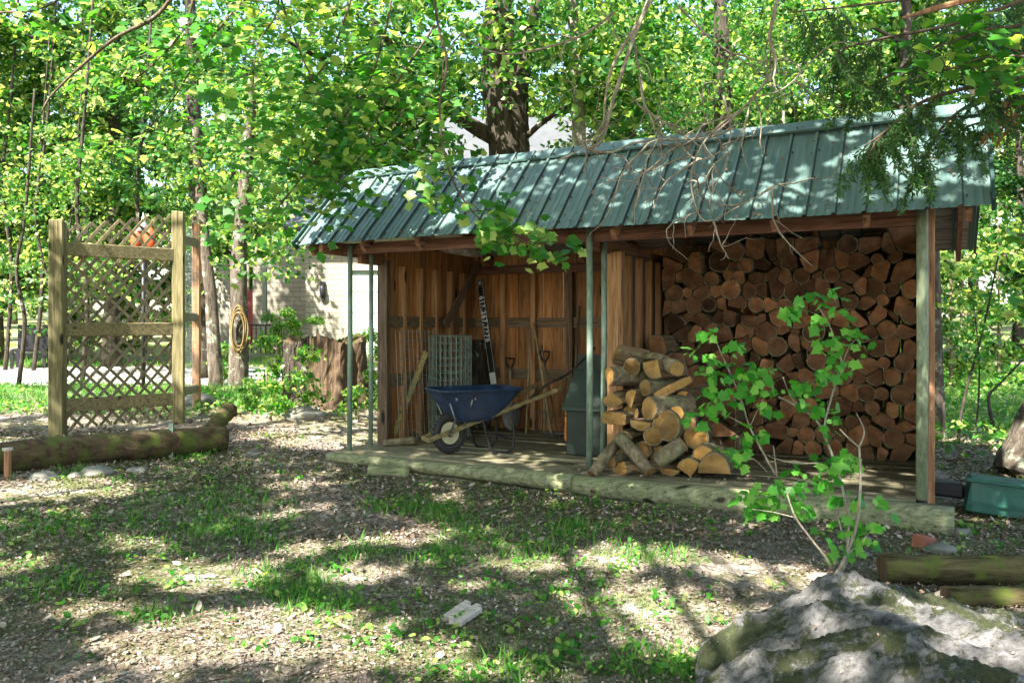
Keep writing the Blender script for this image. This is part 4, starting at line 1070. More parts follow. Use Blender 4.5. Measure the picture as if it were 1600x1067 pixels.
for j in range(ny_+1):
    for i in range(nx_+1):
        x = bx0+(bx1-bx0)*i/nx_; y = by0+(by1-by0)*j/ny_
        xl = .55+.30*max(0, y-3.0)+.16*max(0, 2.7-y)
        px_ = np.interp(x, [xl, xl+.13, xl+.30, 1.22, 1.6, 2.0, 2.6, 3.2], [-.25, .05, .19, .33, .27, .19, .12, -.25])
        py_ = np.interp(y, [1.5, 1.75, 2.3, 3.0, 3.25, 3.5, 3.8], [-.3, -.05, .02, .0, -.03, -.16, -.55])
        a = x*.88-y*.47; c_ = x*.47+y*.88      # layered rock: ridges run one way
        h = px_+py_ + .10*(.5-abs(NZ.noise(Vector((a*1.1, c_*3.6, 2.1)))))*1.0 + .055*(.4-abs(NZ.noise(Vector((a*2.4, c_*9, 7.3))))) + .05*NZ.noise(Vector((x*3, y*3, 1))) + .045*(.35-abs(NZ.noise(Vector((a*5, c_*14, 5))))) + .024*(.3-abs(NZ.noise(Vector((a*14, c_*24, 9))))) + .012*NZ.noise(Vector((x*42, y*42, 9)))
        m.v.append((x-1.7, y-2.7, h-.06))
for j in range(ny_):
    for i in range(nx_): b_ = j*(nx_+1)+i; m.f.append((b_, b_+1, b_+nx_+2, b_+nx_+1)); m.m.append(0)
o = m.build('boulder', M['boulder'], smooth=True); o.location = (1.7, 2.7, 0); o.modifiers.new('thick', 'SOLIDIFY').thickness = .05
bv = [v_ for v_ in m.v if v_[2] > .02]; rsb = np.random.RandomState(8); pk_ = rsb.choice(len(bv), 520)
Cb = np.array([bv[q] for q in pk_])+np.array([0,0,.006]); link_mesh('fallen_leaf_bits', leafmesh('fallen_leaf_bits', Cb, rsb.uniform(.006,.022,len(Cb)), M['litter'], LEAF6, bias=(0,0,1), spread=.4, rs=rsb, droop=0, fold=.3), o); tag(o.children[-1], kind='stuff')
tag(o, 'large pale boulder patched with moss at the lower right', 'boulder')
rid = 0
for (x, y, s, lb) in ((150,742,.11,'grey-green stone left of centre below the mossy log'),(70,748,.09,'small stone near the capped stake'),(215,738,.07,'small grey stone between stake and stones below the mossy log'),(120,745,.06,'smallest stone below the mossy log'),(395,712,.06,'pale stone right of the mossy log end'),(310,632,.20,'flat pale stone at the foot of the third trellis post'),(478,655,.22,'pale stone in front of the old stump'),(1340,868,.05,'pale pebble below the sapling leaves'),(1470,862,.07,'flat mossy stone before the sill log end'),(1500,835,.06,'flat grey stone between sill log and tub'),(1280,905,.05,'pinkish stone at the foot of the sapling'),(655,700,.05,'small stone on the soil by the left pole')):
    p = gpt(x, y); 
    if lb.startswith('small stone on the soil'): continue
    o = rockmesh(s*1.3, s, s*.55, x*.1, 18, 12, .2, False).build('stone', M['rock'], smooth=True); o.location = p+Vector((0,0,s*.15)); tag(o, lb, 'stone', 'loose stones around the yard')
# pale splintered plank piece in the foreground
p = gpt(724, 968); m = MB()
for k in range(4): m.box(-.075+k*.034, -.046+k*.034+.004, -.09+.02*math.sin(k*2), .10+.02*math.cos(k*3), 0, .022+.004*(k%2), jit=.004)
o = m.build('splintered_plank', M['paleplank']); o.location = p+Vector((0,0,.015)); o.scale = (.85,.85,.9); o.rotation_euler = (.12,.05,R(-35)); tag(o, 'pale splintered scrap of wood lying in the foreground', 'wood scrap')
p = gpt(520, 706); 
# ---- dark garden chair far left
p = PX(48, 560, 17.6); p.z = gzf(p.x, p.y); ch = empty('garden_chair', p, R(20), 'dark garden chair far off at the left edge beyond the driveway', 'chair')
MB().box(-.3,.3,-.3,.3,.38,.44).build('seat', M['black'], ch); MB().box(-.3,.3,.28,.33,.40,.95).build('backrest', M['black'], ch)
for x in (-.3,.3):
    for y in (-.26,.28): MB().box(x-.03,x+.03,y-.03,y+.03,0,.42).build('leg', M['black'], ch)

# ================================================================== HOUSE
hz0 = gzf(-3, 21); H0 = Vector((-5.2, 21.0, hz0))
hs = empty('house', H0, 0, 'pale brick house with a garage door half hidden behind the woodshed', 'house')
def hx(px, d): return (px-800)/F*d-H0.x
def hzz(py, d): return CAMZ-(py-HY)/F*d-H0.z
GD0 = hx(546, 21); GD1 = GD0+2.6; W1 = hx(955, 21)
def wallbox(x0, x1, z0, z1, y0=0, y1=.25): return MB().box(x0, x1, y0, y1, z0, z1)
m = MB(); m.box(-.06, GD0-.12, 0, .25, -.4, 3.3); m.box(GD0-.12, GD1+.12, 0, .25, 2.25, 3.3); m.box(GD1+.12, W1, 0, .25, -.4, 3.3)
m.build('brick_wall', M['brick'], hs)
m = MB(); m.box(-.10,-.061,.02,6.5,-.4,3.3); m.build('side_wall', M['brick'], hs)
m = MB(); m.box(hx(395,25), -.105, 4.0, 4.2, -.6, 3.2); m.build('brick_wall', M['brick'], hs)
m = MB()
for k in range(4): m.box(GD0, GD1, .06+.003*(k%2), .10, k*.55, k*.55+.542)
gd = m.build('garage_door', M['garage'], hs, bevel=.01)
m = MB(); m.box(GD0-.118, GD0-.002, -.02, .2, 0, 2.24); m.box(GD0-.118, GD1+.118, -.022, .2, 2.10+.1, 2.33); m.box(GD1+.002, GD1+.118, -.02,.2,0,2.195); m.build('door_trim', M['trim'], hs)
lx = hx(505, 21); m = blob((lx, -.12, hzz(455,21)), .07, .07, .15); m.box(lx-.05, lx+.05, -.08, 0, hzz(470,21), hzz(440,21)); m.build('wall_lamp', M['black'], hs)
m = MB(); V_ = [(-.5,-.6,3.25),(W1+.1,-.6,3.25),(W1-.2,5,7.4),(0,5,7.4),(0,9,4.6),(W1-.2,9,4.6)]
m.add(V_, [(0,1,2,3),(3,2,5,4)]); r_ = m.build('roof', M['hroof'], hs); r_.modifiers.new('t','SOLIDIFY').thickness = .15
m = MB(); m.add([(-.09,.02,3.3),(-.09,9,3.3),(-.09,5,7.2)], [(0,1,2)]); m.build('gable', M['trim'], hs)
x0_ = hx(388, 25.5); MB().box(x0_, x0_+.62, 4.4, 4.5, -.2, 1.9).build('door', M['reddoor'], hs)
MB().box(hx(411,24), hx(417,24), 2.9, 3.05, -.2, 2.6).build('porch_post', M['trim'], hs)
MB().box(hx(300,26), hx(395,26), 4.6, 4.7, -.5, 2.7).build('porch_wall', M['brick'], hs)
m = MB()
for k in range(9): m.box(hx(385,23)+k*.13, hx(385,23)+k*.13+.02, 2.0, 2.02, -.2, .8)
m.box(hx(385,23), hx(385,23)+1.1, 1.99, 2.03, .78, .82); m.build('railing', M['black'], hs)
# ================================================================== TREES BEHIND
def trunk_path(name_root, label, pts, rads, bark, crown=None, cat='tree', name='maple_tree', limbs=(), group=None, n=12):
    """a particular tree whose trunk the photo shows; pts are world points"""
    foot = Vector(pts[0]); foot.z = gzf(foot.x, foot.y); o = empty(name, foot, 0, label, cat, group)
    pp = spline([Vector(p)-foot for p in pts], 5); rr = np.interp(np.linspace(0,1,len(pp)), np.linspace(0,1,len(rads)), rads)
    m = MB().tube(pp, rr, n, jit=.06)
    for lp, lr in limbs:
        q = spline([Vector(p)-foot for p in lp], 4); r2 = np.interp(np.linspace(0,1,len(q)), np.linspace(0,1,len(lr)), lr); m.tube(q, r2, 8, jit=.06)
    m.build('trunk', M[bark], o, smooth=True)
    if crown:
        C, sz, mt, kw = crown; C = np.asarray(C)-np.array(foot)[None]
        link_mesh('crown', leafmesh('crown', C, sz, M[mt], **kw), o)
    return o
def sprays(centers, per, rad, flat=.3, rs=RS, droop=.25):
    c = np.asarray(centers, float); m = len(c); idx = np.repeat(np.arange(m), per)
    off = unit(rs.normal(0,1,(len(idx),3)))*rs.uniform(0,1,(len(idx),1))**.45
    off[:,2] *= flat; off[:,2] -= droop*(off[:,0]**2+off[:,1]**2)
    return c[idx]+off*(rad*rs.uniform(.6,1.3,m)[idx])[:,None]
def pxcloud(n, x0, x1, y0, y1, d0, d1, rs=RS, fn=None):
    out = []
    while len(out) < n:
        x, y, d_ = rs.uniform(x0,x1), rs.uniform(y0,y1), rs.uniform(d0,d1)
        if fn and not fn(x, y): continue
        out.append(PX(x, y, d_))
    return [list(p) for p in out]
LK = dict(shape=LEAF4, bias=(0,-.3,.8), spread=.7)
# big forked maple behind the shed
c = pxcloud(150, 470, 1060, -160, 330, 10.5, 14.5, fn=lambda x, y: not (715 < x < 865 and 50 < y < 260) and (y < 255 or x < 560))
c += pxcloud(9, 715, 865, -60, 200, 10.8, 11.8)+pxcloud(60, 470, 690, 90, 262, 10.5, 12.0)+pxcloud(20, 895, 1010, 100, 200, 10.5, 12.6)
c = [q for q in c if q[2] > 3.0]
trunk_path('maple', 'thick forked dark-barked maple rising right behind the shed ridge', [PX(800,560,12.3), PX(800,400,12.3), PX(795,230,12.2), PX(783,130,12.2), PX(780,20,12.2), PX(790,-120,12.2)], [.40,.34,.30,.29,.22,.15], 'barkdark',
  (sprays(c, 75, .75), .14*RS.uniform(.6,1.2,len(c)*75), 'lf_maple', LK),
  limbs=[([PX(790,225,12.2), PX(735,195,12), PX(660,140,11.8), PX(590,115,11.6), PX(510,95,11.4), PX(440,60,11)], [.13,.11,.08,.06,.04,.02]),
         ([PX(810,205,12.2), PX(812,140,12.1), PX(822,90,12.2), PX(838,0,12.3)], [.16,.13,.10,.07]),
         ([PX(640,128,11.8), PX(610,70,11.6), PX(585,40,11.5), PX(570,-40,11.5)], [.06,.05,.04,.03]),
         ([PX(818,218,12.2), PX(850,190,12), PX(900,160,11.8), PX(960,140,11.6)], [.05,.04,.03,.02])])
def stemtree(label, pts, d_, r, bark='bark', per=0, cloud=None, mat='lf_maple', ls=.11, name='slender_tree', group=None, rad=.6):
    P_ = [PX(x, y, d_) for x, y in pts]; base_ = P_[0]; base_.z = gzf(base_.x, base_.y)-.05
    cr = None
    if cloud:
        cc = [list(q) for q in cloud]; s = sprays(cc, per, rad); cr = (s, ls*RS.uniform(.6,1.25,len(s)), mat, LK)
    return trunk_path('t', label, P_, [r*1.25, r, r*.9, r*.7, r*.5][:max(2, len(pts))] if len(pts) <= 5 else [r, r*.6], bark, cr, name=name, group=group, n=8)
stemtree('straight grey lichened trunk beside the thick maple above the shed', [(905,540),(905,215),(902,100),(893,0),(888,-120)], 11.5, .10, 'barkpale', 60, pxcloud(30, 860, 1060, -120, 120, 11, 12.5))
stemtree('dark slim trunk above the shed right of the grey one', [(985,540),(982,200),(978,90),(985,0),(990,-100)], 15, .14, 'barkdark', 60, pxcloud(45, 930, 1180, -100, 190, 13.5, 16))
stemtree('dark upright trunk rising behind the bare branch tangle', [(1132,540),(1130,190),(1128,80),(1125,0),(1120,-120)], 14.5, .17, 'barkdark', 60, pxcloud(60, 1040, 1330, -120, 170, 13, 16))
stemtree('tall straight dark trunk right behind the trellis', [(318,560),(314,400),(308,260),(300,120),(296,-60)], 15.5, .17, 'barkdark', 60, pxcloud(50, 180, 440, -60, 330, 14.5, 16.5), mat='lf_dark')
stemtree('leaning brown trunk between trellis and hose tree', [(338,548),(330,470),(322,400),(312,300),(305,200)], 14.2, .11, 'bark', 50, pxcloud(22, 250, 420, 60, 300, 13.5, 15))
ht = stemtree('rough trunk near the driveway with a yellow hose coil hung on it', [(373,556),(373,470),(374,390),(386,250),(395,120)], 13.6, .145, 'bark', 60, pxcloud(45, 330, 480, 100, 420, 12.6, 14.5, fn=lambda x,y: y < 360 or x > 395), mat='lf_maple')
m = MB(); rs_ = np.random.RandomState(2)
for k in range(7):
    c_ = PX(373+rs_.uniform(-2,2), 517+rs_.uniform(-6,6), 13.36-.02*k); rx = .115+rs_.uniform(-.03,.03); rz_ = .38+rs_.uniform(-.09,.06)
    m.tube([c_+Vector((rx*math.cos(a), .01*math.sin(a*3), rz_*math.sin(a))) for a in np.linspace(0, 2*math.pi, 26)], .014, 5, cap=False)
tag(m.build('hose_coil', M['hose'], smooth=True), 'coiled yellow garden hose hanging on the tree trunk by the driveway', 'hose')
thin = [(28,585,36,340,14,.045),(52,560,70,200,17,.05),(78,575,60,250,15,.03),(128,600,128,190,14,.05),(100,590,110,330,16,.035),(222,590,222,180,15,.055),(170,560,180,120,18,.05),(265,560,262,230,16,.035),(8,560,14,150,17,.05)]
lbl = ['thin crooked sapling stem nearest the left edge, in front of the dark chair','thin stem left of the trellis leaning right','wispy stem just left of the trellis post','dark slim stem seen over the top of the left trellis post','thinnest stem seen through the trellis at left','dark slim stem rising above the bird feeder','pale slim stem behind the trellis centre','thin stem behind the right trellis post','slim stem at the very left edge']
for (x0,y0,x1,y1,d_,r), lb in zip(thin, lbl):
    stemtree(lb, [(x0,y0),((x0*2+x1)/3+8,(y0*2+y1)/3),((x0+2*x1)/3-8,(y0+2*y1)/3),(x1+3,y1),(x1+18,y1-200)], d_, r*.75, 'barkdark', 45, pxcloud(22, x1-90, x1+90, y1-120, 520, d_-.8, d_+.8, fn=lambda x, y: y < 470 or RS.rand() < .2), mat='lf_maple' if x0 % 2 else 'lf_far', ls=.10, rad=.45)
# right side
stemtree('slim brown trunk standing just behind the right corner poles', [(1468,742),(1464,600),(1462,500),(1461,400),(1458,200)], 9.5, .075, 'bark')
p = gpt(1572, 752)
trunk_path('big', 'massive furrowed trunk leaning out of the right edge beside the tub', [Vector((4.62,7.2,-.05)), Vector((5.0,7.25,.9)), Vector((5.85,7.4,2.8)), Vector((6.55,7.6,5.0))], [.37,.28,.24,.20], 'bark', name='leaning_tree', n=18, limbs=[([Vector((4.5,7.1,-.08)), Vector((4.75,7.15,.25)), Vector((5.05,7.2,.8))],[.20,.2,.14])])
for i, (pts, d_, r, lb) in enumerate([([(1497,740),(1500,660),(1512,600),(1535,520),(1560,400)], 9.0, .017, 'thin dark curving stem right of the shed corner'),
    ([(1512,742),(1518,690),(1527,650),(1530,560),(1520,470)], 9.4, .012, 'thinnest wavering stem between the two dark curving ones'),
    ([(1553,700),(1550,660),(1545,620),(1562,600),(1600,560)], 9.6, .02, 'dark forked shrub stem before the leaning trunk')]):
    stemtree(lb, pts, d_, r, 'barkdark', 22, pxcloud(8, 1480, 1640, 430, 600, 8.8, 10), mat='lf_bright', ls=.08, name='young_tree', rad=.35)

# far woodland: a few crown shapes, copied tree by tree
ARCH = [make_tree(21, 9, .13, .12, 2.6, 130, 15000, .145, (.02,0), 'lf_far', 'bark'),
        make_tree(22, 11, .16, .10, 2.9, 150, 17000, .155, (-.02,.0), 'lf_maple', 'barkdark'),
        make_tree(23, 8, .09, .08, 2.2, 120, 13000, .13, (.03,.02), 'lf_far', 'barkpale'),
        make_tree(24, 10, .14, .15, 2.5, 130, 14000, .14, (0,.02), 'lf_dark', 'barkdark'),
        make_tree(25, 13, .18, .30, 3.2, 150, 17000, .165, (.01,0), 'lf_maple', 'barkdark')]
rs = np.random.RandomState(5); k = 0; spots = []
for row, (yy, n_, x0, x1) in enumerate(((18.5, 5, -16, -7.5), (27.5, 9, -20, 17), (24, 3, 4.5, 17), (18, 3, 5.2, 14), (34, 11, -27, 26), (42, 12, -34, 34), (53, 14, -44, 44))):
    for i in range(n_):
        x = x0+(x1-x0)*(i+.5)/n_+rs.uniform(-.8,.8); y = yy+rs.uniform(-1.2,1.2)
        if -7 < x < 4.2 and 19 < y < 31: y += 6
        spots.append((x, y, row))
for x, y, row in spots:
    a = ARCH[int(rs.randint(5))] if row > 0 else ARCH[[0,2,0,2,1][k % 5]]
    side = 'left beyond the driveway' if x < -6 else ('behind the house' if x < 4 else 'right beyond the shed')
    rk = sorted([q[0]/q[1] for q in spots if q[2] == row]).index(x/y); rown = ['front','fourth','second','third','fifth','sixth','farthest'][row]
    plant_tree(a, x, y, rs.uniform(0, 6.28), rs.uniform(.85,1.2)*(1+.012*(y-18)), 'leafy woodland tree %s, %s from left in the %s row' % (side, ORD[rk], rown), 'tree', 'woodland trees '+side, 'woodland_tree'); k += 1
# undergrowth shrubs
SH = [make_tree(41, 1.4, .02, .05, .75, 34, 1500, .085, (0,0), 'lf_bright', 'twig', clr=.25, flat=.5, nsides=5),
      make_tree(42, 2.6, .03, .08, 1.1, 50, 2600, .10, (0,0), 'lf_far', 'twig', clr=.35, flat=.4, nsides=5),
      make_tree(43, .8, .012, .05, .5, 24, 700, .075, (0,0), 'lf_bright', 'twig', clr=.18, flat=.6, nsides=4)]
shr = [(455,655,2,1.0,'leafy weed bush at the left foot of the old stump'),(432,628,2,1.1,'leafy green bush left of the old stump'),(575,610,0,.7,'green bush right of the old stump by the pole'),(560,655,2,.7,'small bush between old stump and shed pole'),(470,525,0,.9,'dark leafy shrub against the recessed brick wall'),(440,522,0,.8,'shrub by the porch railing'),(350,600,2,.8,'low weed at the foot of the third trellis post'),(395,640,2,.5,'low weed in the leaf litter right of the trellis')]
for x, y, a, s_, lb in shr:
    if y < 530: p = PX(x, y, 20.0); p.z = gzf(p.x, p.y)
    else: p = gpt(x, y)
    plant_tree(SH[a], p.x, p.y, rs.uniform(0,6), s_, lb, 'shrub', None, 'leafy_shrub')
ii = 0
UG = [(-12,18.3,1.1),(-10,18.6,1.0),(-8.8,19,.9),(-14,18.2,1.2),(-11,20,1.3),(-7.4,18.6,.8),(6,15,1.0),(7.5,14,1.1),(8.2,17,1.2),(5.2,17,1.0),(9.5,16,1.2),(10.5,13.5,1.0),(12.5,17,1.3),(7,20,1.4),(11,20,1.4),(-16,20,1.4),(-18,19,1.3),(5.4,21.5,1.3)]
for x, y, s_ in UG:
    ii += 1; plant_tree(SH[1], x, y, rs.uniform(0,6), s_*1.1, 'yellow-green undergrowth bush '+('beyond the driveway, ' if x < 0 else 'right of the shed, ')+ORD[sorted([q[0]/q[1] for q in UG if (q[0] < 0) == (x < 0)]).index(x/y)]+' from the left', 'shrub', 'undergrowth bushes '+('beyond the driveway' if x < 0 else 'right of the shed'), 'undergrowth_shrub')

# ================================================================== SAPLING IN FRONT
def q2(x, y, d_): return PX(1050+x/2.223, 440+y/2.223, d_)
sb = gpt(1304, 902); sap = empty('maple_sapling', sb, 0, 'young maple sapling with bright green leaves in front of the tall woodpile', 'sapling')
D0 = sb.y
stems = [([(555,1040,0),(600,960,0),(640,850,-.02),(655,700,.0),(650,575,.02)], .012), ([(650,575,.02),(600,530,.06),(582,510,.1)], .006), ([(650,575,.02),(668,520,-.02),(640,455,-.05)], .006),
 ([(560,1030,0),(600,980,.05),(612,850,.12),(585,690,.2),(540,560,.25),(500,480,.28),(430,430,.3),(370,400,.3)], .012), ([(500,480,.28),(420,410,.3),(385,330,.3)], .006),
 ([(540,560,.25),(530,500,.22),(560,380,.2),(590,290,.2),(565,200,.2),(540,140,.2),(510,90,.2)], .008), ([(590,290,.2),(620,220,.2),(660,185,.2)], .004),
 ([(552,1000,0),(535,960,-.05),(480,890,-.12),(430,820,-.18),(400,740,-.22)], .009), ([(430,820,-.18),(350,800,-.25),(280,790,-.28)], .004), ([(400,740,-.22),(440,690,-.2),(500,700,-.2)], .004),
 ([(600,900,.1),(570,800,.12),(540,720,.15),(560,640,.15)], .006),
 ([(510,630,.22),(430,630,.26),(360,615,.3),(330,600,.32)], .006), ([(360,670,.3),(320,600,.32),(270,505,.34),(250,440,.36),(225,370,.36),(180,270,.36),(150,200,.36)], .008), ([(270,505,.34),(295,450,.34),(320,400,.34)], .004), ([(270,505,.34),(200,470,.34),(130,440,.34)], .004), ([(330,660,.3),(290,620,.3),(250,600,.3)], .004), ([(365,675,.3),(352,570,.3)], .007),
 ([(600,960,0),(655,900,.1),(700,860,.12)], .004)]
sm = MB()
for pts, r in stems:
    pp = spline([q2(x, y, D0+z)-sb for x, y, z in pts], 4); sm.tube(pp, lerpr(r*.85, r*.45, len(pp)), 6, jit=.08)
sm.build('stem', M['deadtwig'], sap, smooth=True)
cl = [(90,260),(140,190),(165,330),(215,240),(280,300),(260,370),(335,300),(320,430),(380,380),(110,440),(75,480),(190,430),(240,320),(290,330),(150,290),(205,300),(130,370),(160,400),(310,370),(260,560),(210,590),(300,530),(250,600),(440,80),(510,60),(560,50),(575,110),(510,125),(420,110),(600,190),(655,190),(520,210),(560,240),(600,290),(640,220),(520,340),(500,370),(430,370),(470,420),(540,440),(500,310),(560,330),(560,500),(530,640),(580,610),(620,620),(570,650),(640,640),(350,720),(290,790),(400,720),(440,760),(500,700),(380,690),(310,720),(250,760),(270,740),(320,790),(480,800),(440,800),(700,780),(650,770),(570,760),(660,860),(600,930),(560,860),(690,870),(430,650),(620,850),(650,900),(560,940),(520,690),(380,760),(340,760)]
C = []; Tg = []
for x, y in cl:
    for _ in range(8):
        c_ = q2(x+RS.normal(0,24), y+RS.normal(0,18), D0+.15+RS.uniform(-.16,.16)); C.append(list(c_-sb)); 
        a = RS.uniform(0, 6.28); Tg.append([math.cos(a), math.sin(a)*.9-.25, -.45])
link_mesh('leaves', leafmesh('leaves', np.array(C), RS.uniform(.026,.076,len(C)), M['lf_sap'], MAPLE, bias=(0,-.55,.8), spread=.5, tang=np.array(Tg), fold=-.2, bend=.2, droop=.1), sap)

# ================================================================== OVERHANGING TREES (their trunks stand outside the picture; the shade maples are added to dapple the yard)
# dapple: gaps in the leaf roof, given as sunlit ellipses on the ground (photo pixels), traced up the sun's direction
lit = [(315,890,115,22),(550,892,60,20),(80,765,140,14),(30,880,50,18),(400,985,200,42),(640,1010,90,26),(960,872,75,20),(800,878,60,14),(1010,945,130,34),(1130,880,120,16),(1200,905,95,20),(520,690,110,16),(440,655,90,14),(400,620,120,10),(620,840,90,9),(300,1030,120,24),(1080,1000,120,30),(130,950,90,16),(760,1040,90,16),(480,850,60,10),(230,850,60,8),(60,650,90,12),(1560,700,60,18),(740,910,60,8)]
lit_w = []
for (x, y, rx, ry) in lit:
    p = GP(x, y, .02); lit_w.append((p.x, p.y, rx*p.y/F*1.2, ry*p.y*p.y/(F*CAMZ)*1.25))
dk_ = W(.35, .12, 0)
def sun_hit(P):      # arrays -> ground hit, roof-local hit
    t = (P[:,2]-.05)/(-SD.z); gx = P[:,0]+SD.x*t; gy = P[:,1]+SD.y*t
    return gx, gy
rsC = np.random.RandomState(77)
trunks = [(-10.5,-1.0,'far left'),(-6.0,-6.0,'left'),(-1.0,-4.5,'middle'),(3.2,-3.0,'right'),(-13.5,6.0,'outer left')]  # canopy trees added out of view to shade and dapple the yard
cx = []; 
for xx in np.arange(-15, 6.5, .50):
    for yy in np.arange(-8.5, 8.5, .50):
        for lay in range(3): cx.append((xx+rsC.uniform(-.3,.3), yy+rsC.uniform(-.3,.3), rsC.uniform(5.4, 9.2)))
cx = np.array(cx); gx, gy = sun_hit(cx)
keep = np.ones(len(cx), bool)
# the boulder and the roof get broken light, the rest of the yard deep shade with gaps
dx_, dy_ = gx-X0, gy-Y0; uu = dx_*CT+dy_*ST; vv = -dx_*ST+dy_*CT
roofhit = (uu > -1.2) & (uu < 6.2) & (vv > .4) & (vv < 3.6)
keep &= ~(roofhit & (rsC.rand(len(cx)) < .38))
bould = (np.abs(gx-1.6) < 1.1) & (np.abs(gy-2.8) < 1.0); keep &= ~(bould & (rsC.rand(len(cx)) < .5))
keep &= ~((gy > 9.5) & (gx < -.5) & (rsC.rand(len(cx)) < .5))
hy_ = (7.0-cx[:,1])/SD.y; hx_ = cx[:,0]+SD.x*hy_; hz_ = cx[:,2]+SD.z*hy_
keep &= ~((hx_ > -5.0) & (hx_ < .3) & (hz_ > 2.7) & (hz_ < 6.2) & (rsC.rand(len(cx)) < .72))
cx = cx[keep]
P = sprays(cx, 50, .42, .35, rsC); gx, gy = sun_hit(P); kp = np.ones(len(P), bool)
for (x, y, rx, ry) in lit_w:
    wob = 1+.35*np.sin(gx*5.1+y*3)*np.cos(gy*4.3+x); kp &= (((gx-x)/rx)**2+((gy-y)/ry)**2 > wob) 
P = P[kp]
# nothing of this roof of leaves may hang into view except at the top edge
vis = (P[:,1] > .2) & (P[:,2] < CAMZ+.42*P[:,1]) & (np.abs(P[:,0]) < .64*P[:,1]); P = P[~vis]
T2 = np.array([(a, b) for a, b, _ in trunks]); own = np.argmin(((P[:,None,:2]-T2[None])**2).sum(2), 1)
ownc = np.argmin(((cx[:,None,:2]-T2[None])**2).sum(2), 1); roots = []
for i, (tx, ty, nm) in enumerate(trunks):
    o = empty('maple_tree', (tx, ty, gzf(tx, ty)), 0, 'shade maple added to dapple the yard, its trunk outside the picture at the %s' % nm, 'tree'); roots.append(o)
    f = np.array([tx, ty, gzf(tx, ty)]); m = MB(); tp = [Vector((0,0,-.1)), Vector((.05,0,2)), Vector((0,.1,4.5)), Vector((-.05,0,6.5)), Vector((0,0,9))]
    m.tube(spline(tp, 4), lerpr(.24,.07,17), 10, jit=.05)
    cc = cx[ownc == i]-f
    for q in cc[::22]:
        r_ = math.hypot(q[0], q[1]); s_ = Vector((0,0,max(3.5, q[2]-.35*r_))); e_ = Vector(q); m.tube(spline([s_, s_.lerp(e_,.5)+Vector((0,0,.25)), e_], 3), lerpr(.055,.008,7), 5, cap=False)
    m.build('trunk', M['bark'], o, smooth=True)
    if (own == i).any():
        PP = P[own == i]-f; link_mesh('crown', leafmesh('crown', PP, .155*rsC.uniform(.7,1.25,len(PP)), M['lf_maple'], LEAF6, bias=(0,0,1), spread=.5, rs=rsC), o)

def bough(root, name, paths, twig='twig', leafpts=None, lmat='lf_maple', lsize=.10, per=5, rad=.12, shape=MAPLE, lname='leaves', n=6, up_=0.0, spread=.35, dens=1.0, bias=(0,-.35,.85)):
    o0 = Vector(root.location); m = MB(); Cn = []; Tn = []
    for pts, r0, r1, leafy in paths:
        pp = spline([PX(*p)-o0 for p in pts], n); m.tube(pp, lerpr(r0, r1, len(pp)), 5, jit=.1)
        if leafy:
            for k in range(int(len(pp)*dens)):
                q = pp[min(len(pp)-1, int(RS.uniform(.15,1)*len(pp)))]
                side = Vector(RS.normal(0,1,3)).normalized()*RS.uniform(.3,1)*rad*2; side.z *= .35; e_ = q+side
                m.tube([q, q+side*.5+Vector((0,0,.01)), e_], [.004,.003,.002], 3, cap=False)
                for _ in range(per):
                    c_ = e_+Vector(RS.normal(0,1,3))*rad*.55; Cn.append(list(c_)); a = RS.uniform(0, 6.28); Tn.append([math.cos(a), math.sin(a), -.5])
    m.build(name, M[twig], root, smooth=True)
    if Cn: link_mesh(lname, leafmesh(lname, np.array(Cn), lsize*RS.uniform(.65,1.15,len(Cn)), M[lmat], shape, bias=bias, spread=spread, tang=np.array(Tn), fold=-.1, bend=.12, droop=.1), root)
# maple bough hanging in front of the roof
A_ = roots[1]
bough(A_, 'hanging_branch', [([(640,-420,4.9),(679,0,5.0),(698,94,5.0),(687,169,5.0),(700,262,5.0),(737,330,5.0),(779,356,5.0),(850,375,5.0)], .010, .003, False),
  ([(690,230,5.0),(655,262,5.0),(640,300,5.0)], .004,.002,True), ([(700,262,5.0),(690,275,5.0),(665,310,5.0)], .004,.002,True), ([(737,330,5.0),(775,330,5.0),(800,345,4.95)], .004,.002,True), ([(779,356,5.0),(830,378,5.0),(868,405,5.0)], .004,.002,True), ([(760,340,5.0),(775,375,5.0),(800,385,5.0)], .004,.002,True),
  ([(780,352,5),(810,372,4.95),(842,388,4.9)], .004,.002,True)], lsize=.074, per=4, rad=.10, dens=.8, lmat='lf_bright', bias=(0,-.6,.7))
# leafy boughs across the upper left
bough(A_, 'overhanging_bough', [([(300,-60,7.0),(250,20,7.0),(180,60,7.0),(120,110,7.0),(80,150,7.0),(65,175,7.0)], .022, .006, False),
  ([(310,-40,7.2),(290,40,7.2),(250,90,7.2),(205,130,7.2)], .014,.004,True), ([(440,-60,6.6),(432,20,6.6),(400,80,6.6),(395,190,6.6)], .010,.003,True), ([(430,-30,6.4),(460,60,6.4),(500,150,6.4),(530,190,6.4)], .010,.003,True),
  ([(560,-40,6.8),(520,80,6.8),(470,160,6.8),(450,260,6.8)], .012,.003,True), ([(620,-60,6.9),(600,60,6.9),(560,170,6.9),(520,230,6.9)], .012,.003,True), ([(0,20,7.4),(60,15,7.4),(130,-20,7.4)], .012,.005,True),
  ([(400,-20,7.4),(330,60,7.4),(260,170,7.4),(200,230,7.4)], .012,.003,True), ([(680,40,6.8),(620,130,6.8),(540,270,6.8),(480,330,6.8)], .012,.003,True), ([(560,150,7),(500,240,7),(430,330,7),(400,370,7)], .01,.003,True), ([(640,160,7),(600,210,7),(560,250,7),(530,300,7)], .01,.003,True)], lsize=.10, per=7, rad=.26, dens=1.5, lmat='lf_bright')
B_ = roots[3]
